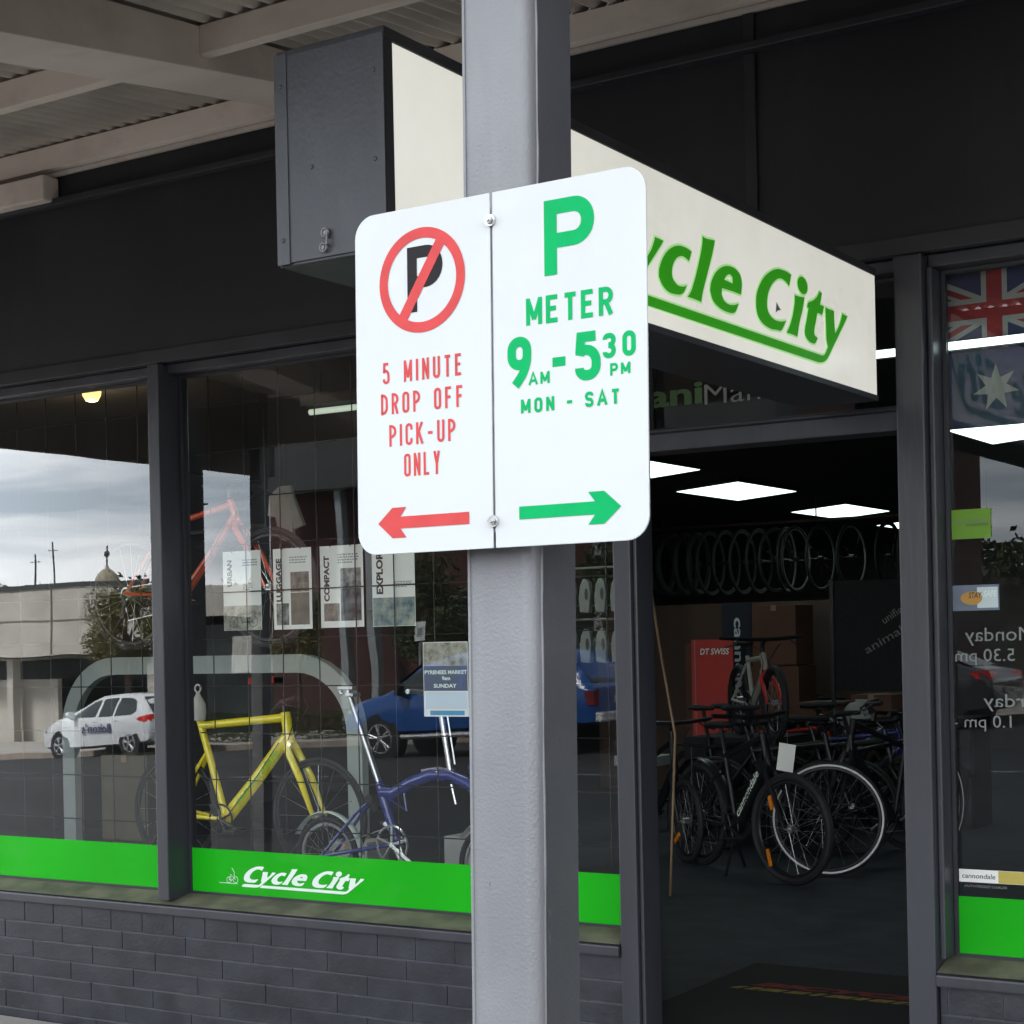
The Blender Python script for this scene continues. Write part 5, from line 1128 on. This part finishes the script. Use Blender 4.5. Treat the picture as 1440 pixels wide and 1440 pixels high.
# ================================================================== STREET SEEN IN THE GLASS
def car(label, cat, loc, rz, paint, L, ST, belt_x, wins, rearwin, wheels, wr, extra=None, name='parked_car'):
    """ST: stations (x, z bottom, z belt, z top, w low, w belt, w top), x from the rear bumper to the nose"""
    t = thing(name, label, cat, (loc[0], loc[1], loc[2]), rz, world=False); t.rotation_euler = (0, .045, rz)
    def sec(x):
        for i in range(len(ST) - 1):
            if ST[i][0] <= x <= ST[i + 1][0]:
                k = (x - ST[i][0]) / (ST[i + 1][0] - ST[i][0]); return [a + (b_ - a) * k for a, b_ in zip(ST[i], ST[i + 1])]
        return ST[-1] if x > ST[-1][0] else ST[0]
    def ring(s):
        x, zb, zl, zt, wl, wb_, wt = s
        up = max(zt - zl, .02)
        return [(0, zb), (wl * .85, zb), (wl, zb + .06), (wl + (wb_ - wl) * .7, zb + (zl - zb) * .45), (wb_, zl - (zl - zb) * .18), (wb_ * .985, zl), (wb_ + (wt - wb_) * .55, zl + up * .5), (wt, zl + up * .88), (wt * .82, zl + up), (0, zl + up * 1.03)]
    def halfw(x, z):
        rg = ring(sec(x))
        for (a, za), (b_, zb_) in zip(rg[1:-1], rg[2:]):
            if za <= z <= zb_ and zb_ > za: return a + (b_ - a) * (z - za) / (zb_ - za)
        return rg[5][0]
    xs = []
    for i in range(len(ST) - 1): xs += [ST[i][0] + (ST[i + 1][0] - ST[i][0]) * k / 2 for k in range(2)]
    xs.append(ST[-1][0])
    q = MB(); vs = []; m_ = None
    for x in xs:
        rg = ring(sec(x)); full = rg + [(-a, c) for a, c in rg[-2:0:-1]]; m_ = len(full); vs += [(x, a, c) for a, c in full]
    fs = [(i * m_ + k, (i + 1) * m_ + k, (i + 1) * m_ + (k + 1) % m_, i * m_ + (k + 1) % m_) for i in range(len(xs) - 1) for k in range(m_)] + [tuple(range(m_)), tuple(range((len(xs) - 1) * m_, len(xs) * m_))[::-1]]
    q.add(vs, fs); body = q.build('body', paint, t, smooth=True)
    def side_patch(nm, m2, poly, lift=.012, par=t, both=True):
        for s in ((1, -1) if both else (1,)):
            xa = min(a for a, c in poly) + .002; xb = max(a for a, c in poly) - .002; q = MB(); vs = []; nx, nz = 12, 5
            for i in range(nx + 1):
                x = xa + (xb - xa) * i / nx; zz = []
                for (a, c), (a2, c2) in zip(poly, poly[1:] + poly[:1]):
                    if (a - x) * (a2 - x) <= 0 and a != a2: zz.append(c + (c2 - c) * (x - a) / (a2 - a))
                z0, z1 = min(zz), max(zz)
                for k in range(nz + 1): z = z0 + (z1 - z0) * k / nz; vs.append((x, s * (halfw(x, z) + lift), z))
            q.add(vs, [(i * (nz + 1) + k, i * (nz + 1) + k + 1, (i + 1) * (nz + 1) + k + 1, (i + 1) * (nz + 1) + k) for i in range(nx) for k in range(nz)]); q.build(nm, m2, par, smooth=True)
    for wn in wins: side_patch('side_window', 'car_glass', wn)
    for (x0, z0, w0, x1, z1, w1) in rearwin:
        q = MB(); q.add([(x0, -w0, z0), (x0, w0, z0), (x1, w1, z1), (x1, -w1, z1)], [(0, 1, 2, 3)]); q.build('windscreen', 'car_glass', t)
    for x in wheels:
        for s in (1, -1):
            hw_ = max(halfw(x, wr * .8 + .12), ST[len(ST) // 2][4])
            q = MB(); q.cyl((x, s * (hw_ - .11), wr), (0, 1, 0), wr * 1.17, .24, 28); q.build('wheel_arch', 'car_plastic', t)
            q = MB(); q.torus((x, s * (hw_ - .085), wr), (0, 1, 0), wr - .095, .095, 36, 8, flat=1.05); q.cyl((x, s * (hw_ - .10), wr), (0, 1, 0), wr - .09, .16, 24); wl_ = q.build('wheel', 'rubber', t, smooth=True)
            q = MB(); q.torus((x, s * (hw_ + .005), wr), (0, 1, 0), wr * .66, .018, 32, 6)
            for k in range(5):
                a = k * 2 * PI / 5 + .2
                for da in (-.14, .14): q.tube([(x + .05 * math.cos(a), s * (hw_ + .008), wr + .05 * math.sin(a)), (x + wr * .66 * math.cos(a + da), s * (hw_ + .008), wr + wr * .66 * math.sin(a + da))], .024, 6)
            q.cyl((x, s * (hw_ + .008), wr), (0, 1, 0), .06, .03, 14); q.build('rim', 'silver', wl_, smooth=True)
    if extra: extra(t, side_patch, halfw)
    return t
hatch = [(0.0, .46, .72, .80, .74, .78, .70), (.06, .34, .84, .93, .82, .85, .74), (.16, .30, .93, 1.02, .85, .88, .72), (.42, .27, .96, 1.27, .86, .895, .64), (.66, .25, .965, 1.425, .865, .90, .60), (1.3, .23, .955, 1.472, .87, .90, .60), (2.1, .22, .94, 1.455, .87, .90, .60), (2.55, .22, .93, 1.36, .87, .895, .62),
         (3.0, .22, .92, 1.16, .87, .89, .66), (3.32, .23, .90, .985, .86, .885, .74), (3.7, .24, .83, .93, .85, .87, .72), (4.08, .25, .72, .82, .82, .83, .66), (4.27, .28, .62, .70, .74, .74, .58), (4.34, .36, .55, .60, .62, .62, .50)]
def hatch_extra(t, sp, hwf):
    for s in (1, -1):
        q = MB(); q.add([(.03, s * .80, .80), (.03, s * .42, .84), (.03, s * .42, .95), (.02, s * .82, .96), (.28, s * .925, .93), (.38, s * .925, .88), (.16, s * .90, .80)], [(0, 1, 2, 3), (0, 3, 4, 5, 6)]); q.build('tail_light', 'tail', t)
        q = MB(); q.add([(4.00, s * .862, .66), (4.28, s * .70, .62), (4.26, s * .70, .70), (3.92, s * .865, .78)], [(0, 1, 2, 3)]); q.build('headlight', 'head', t)
        q = MB(); q.tube([(2.86, s * .90, .96), (2.84, s * 1.02, 1.0)], .06, 8); q.tube([(2.90, s * .98, 1.02), (2.78, s * 1.0, 1.03)], .075, 10); q.build('mirror', 'car_white', t, smooth=True)
        q = MB(); q.box(1.10, 1.28, s * .90 - .012, s * .90 + .014, .865, .89); q.box(2.05, 2.23, s * .90 - .012, s * .90 + .014, .845, .87); q.build('door_handle', 'car_white', t, bev=.004)
    q = MB(); q.box(-.012, .30, -.62, .62, .34, .50); q.build('bumper_insert', 'car_plastic', t, bev=.02)
    q = MB(); q.box(-.006, .02, -.26, .26, .58, .68); q.build('number_plate', 'pale_box', t)
    # lettering on the kerb-facing (left) side: front of the car points to -X in the street
    q = MB(); text_to(q, "Bolton's", lambda u, v: (u, .925, v), 2.60, .58, 1.36, .82, bold=.02); q.build('door_lettering', 'navy', t)
    q = MB(); text_to(q, "Bolton's", lambda u, v: (u, -.925, v), 1.36, .58, 2.60, .82, bold=.02); q.build('door_lettering', 'navy', t)
hw_w = [[(.62, 1.00), (.52, 1.06), (.70, 1.30), (.88, 1.36), (1.24, 1.385), (1.24, .985)], [(1.32, .985), (1.32, 1.39), (1.95, 1.375), (1.97, .97)], [(2.05, .97), (2.04, 1.37), (2.35, 1.33), (2.70, 1.17), (3.02, .97)]]
car("white hatchback with navy door lettering and red tail lamps across the road", 'car', (-27.60, -18.05, road_z(-18.05, -27.6) + .01), PI + .13, 'car_white', 4.34, hatch, None, hw_w, [(.085, .985, .66, .56, 1.375, .56), (3.27, .985, .68, 2.62, 1.35, .60)], (.74, 3.42), .315, hatch_extra)
ute = [(0.0, .50, 1.02, 1.08, .88, .90, .84), (.08, .46, 1.06, 1.14, .90, .93, .80), (.30, .46, 1.08, 1.42, .91, .935, .72), (.62, .46, 1.10, 1.72, .91, .935, .66), (1.2, .46, 1.10, 1.80, .91, .935, .66), (2.2, .46, 1.10, 1.81, .91, .935, .66), (2.9, .46, 1.09, 1.80, .91, .935, .66), (3.55, .46, 1.08, 1.66, .91, .935, .68),
       (4.15, .46, 1.08, 1.24, .91, .93, .76), (4.32, .46, 1.06, 1.17, .91, .925, .80), (4.8, .48, .98, 1.12, .90, .91, .78), (5.15, .50, .88, 1.02, .87, .87, .72), (5.30, .54, .80, .88, .78, .78, .62)]
def ute_extra(t, sp, hwf):
    for s in (1, -1):
        q = MB(); q.add([(-.01, s * .91, .80), (-.01, s * .74, .80), (-.01, s * .74, 1.04), (-.01, s * .91, 1.04), (.16, s * .945, 1.04), (.12, s * .945, .80)], [(0, 1, 2, 3), (0, 3, 4, 5)]); q.build('tail_light', mat('dim_red_lamp', (.22, .012, .014), .2) if s == 1 else bpy.data.materials['dim_red_lamp'], t)
        q = MB(); q.add([(4.95, s * .905, .86), (5.27, s * .74, .84), (5.24, s * .74, .93), (4.88, s * .91, .97)], [(0, 1, 2, 3)]); q.build('headlight', 'head', t)
        q = MB(); q.tube([(3.82, s * .93, 1.13), (3.80, s * 1.06, 1.18)], .05, 8); q.tube([(3.86, s * 1.04, 1.14), (3.78, s * 1.05, 1.32)], .085, 10); q.build('mirror', 'car_plastic', t, smooth=True)
        q = MB(); q.tube([(1.5, s * .97, .42), (3.9, s * .97, .42)], .05, 8); q.build('side_step', 'silver', t, smooth=True)
    q = MB(); q.box(-.14, .06, -.88, .88, .52, .68); q.build('rear_bumper', 'head', t, bev=.03)
    q = MB(); q.tube([(-.1, 0, .5), (-.28, 0, .5)], .03, 8); q.build('tow_bar', 'car_plastic', t)
    q = MB(); q.box(-.02, .03, -.26, .26, .82, .94); q.build('number_plate', 'pale_box', t)
    q = MB(); text_to(q, 'VTR', lambda u, v: (u, -.955, v), 2.75, .80, 3.25, .95); q.build('door_lettering', 'pink', t)
uw = [[(.42, 1.20), (.52, 1.45), (.72, 1.66), (1.50, 1.72), (1.50, 1.16)], [(1.58, 1.16), (1.58, 1.72), (2.62, 1.73), (2.62, 1.15)], [(2.70, 1.15), (2.70, 1.72), (3.20, 1.70), (3.60, 1.58), (4.10, 1.18), (4.08, 1.13)]]
car('blue four wheel drive wagon with pale bumper stopped across the road', 'wagon car', (-13.6, -13.9, road_z(-13.9, -13.6) + .01), PI, 'car_blue', 5.3, ute, None, uw, [(.10, 1.18, .74, .56, 1.66, .60), (4.19, 1.26, .74, 3.56, 1.68, .62)], (1.02, 4.42), .385, ute_extra, name='parked_car')
sedan = [(0.0, .44, .78, .84, .76, .80, .70), (.10, .32, .90, .98, .86, .88, .74), (.5, .26, .95, 1.08, .88, .92, .72), (1.0, .24, .96, 1.34, .88, .92, .62), (1.5, .23, .95, 1.42, .88, .92, .60), (2.3, .22, .94, 1.41, .88, .92, .60), (2.9, .22, .93, 1.22, .88, .91, .64), (3.4, .23, .90, 1.0, .87, .90, .74), (4.2, .26, .76, .86, .84, .85, .66), (4.55, .36, .60, .66, .64, .64, .5)]
def sedan_extra(t, sp, hwf):
    for s in (1, -1):
        q = MB(); q.add([(.00, s * .80, .80), (.03, s * .30, .84), (.05, s * .30, .93), (.02, s * .84, .96), (.34, s * .935, .95), (.22, s * .92, .82)], [(0, 1, 2, 3), (0, 3, 4, 5)]); q.build('tail_light', 'tail', t)
        q = MB(); q.add([(4.15, s * .85, .66), (4.45, s * .68, .60), (4.42, s * .68, .68), (4.05, s * .87, .76)], [(0, 1, 2, 3)]); q.build('headlight', 'head', t)
    q = MB(); q.box(-.012, .02, -.28, .28, .56, .66); q.build('number_plate', 'pale_box', t)
car('dark car showing its red tail lamp, reflected in the side window', 'car', (-8.3, -17.9, road_z(-17.9, -8.3) + .01), PI, 'car_dark', 4.55, sedan, None, [[(.85, .99), (1.05, 1.28), (1.62, 1.36), (1.62, .98)], [(1.70, .98), (1.70, 1.36), (2.25, 1.36), (2.80, 1.16), (3.05, .96)]], [(.36, 1.06, .68, .98, 1.34, .58), (3.35, 1.0, .70, 2.62, 1.34, .60)], (.85, 3.55), .32, sedan_extra)

# buildings opposite
zb0 = -3.0
bd = thing('low_building', 'long grey cream building with a blank parapet wall over a dark open car park', 'building', (-50, -34, zb0))
q = MB(); q.hexa([(-70, -44, 1.20), (-40.2, -44, 1.42), (-40.2, -30, 1.42), (-70, -30, 1.20)], [(-70, -44, 3.85), (-40.2, -44, 3.72), (-40.2, -30, 3.72), (-70, -30, 3.85)]); q.build('parapet_wall', 'render_wall', bd)
q = MB()
for x in range(-69, -41, 4): q.box(x, x + .05, -29.998, -29.97, 1.45, 3.68)
q.box(-70, -40.3, -29.998, -29.975, 2.62, 2.66); q.build('wall_joint', 'panel_line', bd)
q = MB(); q.box(-70, -40.2, -30.02, -29.95, 3.74, 3.90); q.build('parapet_cap', 'slate', bd)
q = MB(); q.box(-70, -40.5, -36, -35.5, zb0, 1.2); q.build('shop_glazing', 'dark_glass', bd)
for x in (-62, -55, -48, -41): q = MB(); q.box(x, x + .4, -31, -30.6, zb0, 1.3); q.build('column', 'render_wall', bd)
q = MB(); q.box(-58, -46, -31.5, -31.3, zb0, .55); q.build('low_wall', 'render_wall', bd)
bd = thing('low_building', 'smaller pale building with a stepped parapet and dark window strip beside the shrub', 'building', (-37, -34, zb0))
q = MB(); q.hexa([(-40.0, -40, 2.3), (-32.5, -40, 2.3), (-32.5, -30.5, 2.3), (-40.0, -30.5, 2.7)], [(-40.0, -40, 3.62), (-32.5, -40, 3.62), (-32.5, -30.5, 3.62), (-40.0, -30.5, 3.62)]); q.build('parapet_wall', 'render_wall', bd)
q = MB(); q.box(-40, -32.5, -40, -31.2, zb0, 2.3); q.build('shop_glazing', 'dark_glass', bd)
q = MB(); q.box(-37.5, -34.7, -31.19, -30.9, .75, 1.9); q.build('sign_panel', mat('pale_panel', (.45, .45, .43), .7), bd)
q = MB(); q.box(-35.6, -34.2, -30.9, -29.6, .40, .60); q.build('red_awning', 'red', bd)
bd = thing('tall_building', 'tall dark red brick building with a grey veranda across the road', 'building', (-25, -36, zb0))
q = MB(); q.box(-34.6, -17.2, -46, -29.6, zb0, 9.0); q.build('brick_wall', 'brick_red', bd)
q = MB(); q.box(-33.95, -17.0, -29.6, -28.3, 6.2, 9.2); q.build('veranda_fascia', 'slate', bd)
for x in (-31.2, -30.1, -26.5, -22.5, -18.5): q = MB(); q.box(x, x + .26, -28.9, -28.6, zb0, 6.2); q.build('veranda_pillar', 'steel_grey', bd)
for x in (-28.5, -25.0, -21.5):
    q = MB(); q.box(x, x + 2.2, -29.66, -29.59, 0.4, 2.8); wn = q.build('window', 'dark_glass', bd)
    q = MB(); q.box(x - .08, x + 2.28, -29.64, -29.59, 2.802, 2.92); q.build('lintel', 'steel_grey', wn)
bd = thing('domed_tower', 'small copper domed tower with a thin spire above the far roofs', 'tower', (-94, -80, zb0))
q = MB(); q.box(-94.4, -92.7, -80.9, -79.2, zb0, 6.6); q.build('tower_base', 'render_wall', bd)
q = MB(); q.lathe([(.85, 6.55), (.80, 6.9), (.62, 7.25), (.35, 7.55), (.12, 7.75), (.06, 8.0)], (-93.55, -80.05, 0), 20); q.build('dome', 'dome', bd, smooth=True)
q = MB(); q.tube([(-93.55, -80.05, 7.9), (-93.55, -80.05, 9.4)], .05, 6); q.lathe([(.02, 8.5), (.16, 8.7), (.16, 8.9), (.02, 9.1)], (-93.55, -80.05, 0), 10); q.build('spire', 'slate', bd, smooth=True)
for x, z, lb in ((-77.6, 8.2, 'taller one of two thin radio masts beyond the grey cream building'), (-79.2, 7.5, 'shorter one of two thin radio masts beyond the grey cream building')):
    t = thing('radio_mast', lb, 'mast', (x, -60, zb0), group='two radio masts')
    q = MB(); q.tube([(x, -60, zb0), (x, -60, z)], [.09, .05], 6); q.build('mast_pole', 'slate', t)
    q = MB(); q.tube([(x - .4, -60, z - .5), (x + .4, -60, z - .5)], .03, 5); q.build('aerial', 'slate', t)

def foliage(q, c, rad, n, s0, s1, seed):
    rnd = random.Random(seed)
    cl = []
    for i in range(14):
        a = rnd.uniform(0, 2 * PI); u = rnd.uniform(-.8, .9); rr_ = math.sqrt(max(0, 1 - u * u)) * rnd.uniform(.35, .85)
        cl.append((Vector((rr_ * math.cos(a) * rad[0], rr_ * math.sin(a) * rad[1], u * rad[2] * .8)), rnd.uniform(.28, .5)))
    for i in range(n):
        o, k = rnd.choice(cl); d = Vector((rnd.gauss(0, 1), rnd.gauss(0, 1), rnd.gauss(0, 1))).normalized() * (rnd.random() ** .45)
        p = Vector(c) + o + Vector((d.x * rad[0] * k, d.y * rad[1] * k, d.z * rad[2] * k))
        s = rnd.uniform(s0, s1); e1 = Vector((rnd.gauss(0, 1), rnd.gauss(0, 1), rnd.gauss(0, .6))).normalized(); e2 = e1.orthogonal().normalized()
        e2 = Matrix.Rotation(rnd.uniform(0, 6.28), 3, e1) @ e2
        q.add([p - e1 * s, p + e2 * s * .42, p + e1 * s, p - e2 * s * .42], [(0, 1, 2, 3)])
def tree(label, x, y, zg, h, rad, trunk, n, leaf, seed, cat='tree', name='tree', group=None, s=(.08, .2)):
    t = thing(name, label, cat, (x, y, zg), group=group)
    q = MB(); foliage(q, (x, y, h), rad, n, s[0], s[1], seed); q.build('crown', leaf, t)
    q = MB(); top = h + rad[2] * .3
    q.tube([(x, y, zg), (x + .06, y, (zg + h) / 2), (x + .02, y + .05, top)], [trunk, trunk * .75, trunk * .25], 8)
    rnd = random.Random(seed + 1)
    for k in range(6):
        a = rnd.uniform(0, 6.28); zz = h - rad[2] * rnd.uniform(.1, .8); q.tube([(x + .04, y, zz), (x + rad[0] * .35 * math.cos(a), y + rad[1] * .35 * math.sin(a), zz + .35 * rad[2]), (x + rad[0] * .7 * math.cos(a), y + rad[1] * .7 * math.sin(a), zz + .6 * rad[2])], [trunk * .5, trunk * .3, trunk * .1], 6)
    q.build('trunk', 'bark', t, smooth=True)
tree('olive green shrub tree in front of the grey cream building', -36.3, -25, far_z(-36.3) + .12, 2.15, (1.35, 1.3, 1.35), .10, 12000, 'leaf', 3, s=(.03, .075))
tree('dark bushy tree before the dark red brick building, nearest its middle pillar', -24.6, -24.5, far_z(-24.6) + .12, 2.6, (2.2, 1.8, 1.7), .14, 12000, 'leaf_dark', 9, s=(.035, .085), group='dark trees before the brick building')
tree('dark bushy tree at the right hand end of the brick building', -18.6, -25, far_z(-18.6) + .12, 2.9, (2.4, 1.8, 2.0), .15, 12000, 'leaf_dark', 12, s=(.035, .085), group='dark trees before the brick building')
tree('dark slim tree beside the first grey pillar of the brick building', -29.6, -24.8, far_z(-29.6) + .12, 1.9, (.9, .9, 1.2), .09, 4000, 'leaf', 15, s=(.04, .09))
q = MB()
rnd = random.Random(5)
for i in range(9000):
    x = rnd.uniform(-33.5, -21); p = Vector((x, -21.6 + rnd.gauss(0, .22), far_z(x) + .15 + rnd.random() * .75 + .05 * math.sin(x * 2))); s = rnd.uniform(.03, .07)
    e1 = Vector((rnd.gauss(0, 1), rnd.gauss(0, 1), rnd.gauss(0, 1))).normalized(); e2 = e1.orthogonal().normalized(); q.add([p - e1 * s, p + e2 * s * .5, p + e1 * s, p - e2 * s * .5], [(0, 1, 2, 3)])
o = solo(q.build('hedge', mat('clipped_hedge', (.05, .085, .025), .7, col2=(.11, .15, .05), vscale=3)), 'low clipped green hedge along the far footpath', 'hedge')
q = MB(); rnd = random.Random(6)
for i in range(16000):
    x = rnd.uniform(-125, -20); p = Vector((x, -95 + rnd.gauss(0, 3), 5.0 + rnd.random() ** 1.3 * (1.7 + .9 * math.sin(x * .35) + .6 * math.sin(x * .9 + 1)))); s = rnd.uniform(.14, .36)
    e1 = Vector((rnd.gauss(0, 1), rnd.gauss(0, .4), rnd.gauss(0, 1))).normalized(); e2 = e1.orthogonal().normalized(); q.add([p - e1 * s, p + e2 * s * .6, p + e1 * s, p - e2 * s * .6], [(0, 1, 2, 3)])
o = q.build('far_trees', 'leaf_dark'); o['kind'] = 'stuff'; o['label'] = 'far dark line of treetops behind the low buildings'; o['category'] = 'trees'
b = MB(); b.hexa([(-300, -240, -2.7), (300, -240, -2.7), (300, -98, -2.7), (-300, -98, -2.7)], [(-300, -230, 5.6), (300, -230, 5.6), (300, -98.5, 5.3), (-300, -98.5, 5.3)]); struct(b.build('hill', 'earth'))
t = thing('street_sign', 'small white parking plate on a grey pole across the road', 'street sign', (-22.2, -20.2, far_z(-22.2) + .12))
q = MB(); q.tube([(-22.2, -20.2, far_z(-22.2) + .12), (-22.2, -20.2, 2.05)], .035, 8); q.build('sign_pole', 'steel_grey', t)
q = MB(); q.box(-22.36, -22.04, -20.16, -20.15, 1.62, 2.05); q.build('sign_plate', 'sign_white', t, bev=.003)
q = MB(); q.box(-22.28, -22.12, -20.149, -20.148, 1.72, 1.92); q.build('sign_mark', 'steel_grey', t)
t = thing('street_lamp', 'dark street lamp arm reaching over the grey cream roofline', 'street lamp', (-37.1, -28, far_z(-37) + .12))
q = MB(); q.tube([(-37.1, -28, far_z(-37) + .12), (-37.1, -28, 5.7), (-37.0, -28, 5.95), (-36.4, -28, 6.0)], [.10, .06, .045, .035], 8); q.build('lamp_pole', 'slate', t)
q = MB(); q.tube([(-36.45, -28, 6.0), (-36.15, -28, 6.0), (-35.75, -28, 6.02)], [.03, .07, .02], 8); q.build('lamp_head', 'slate', t)
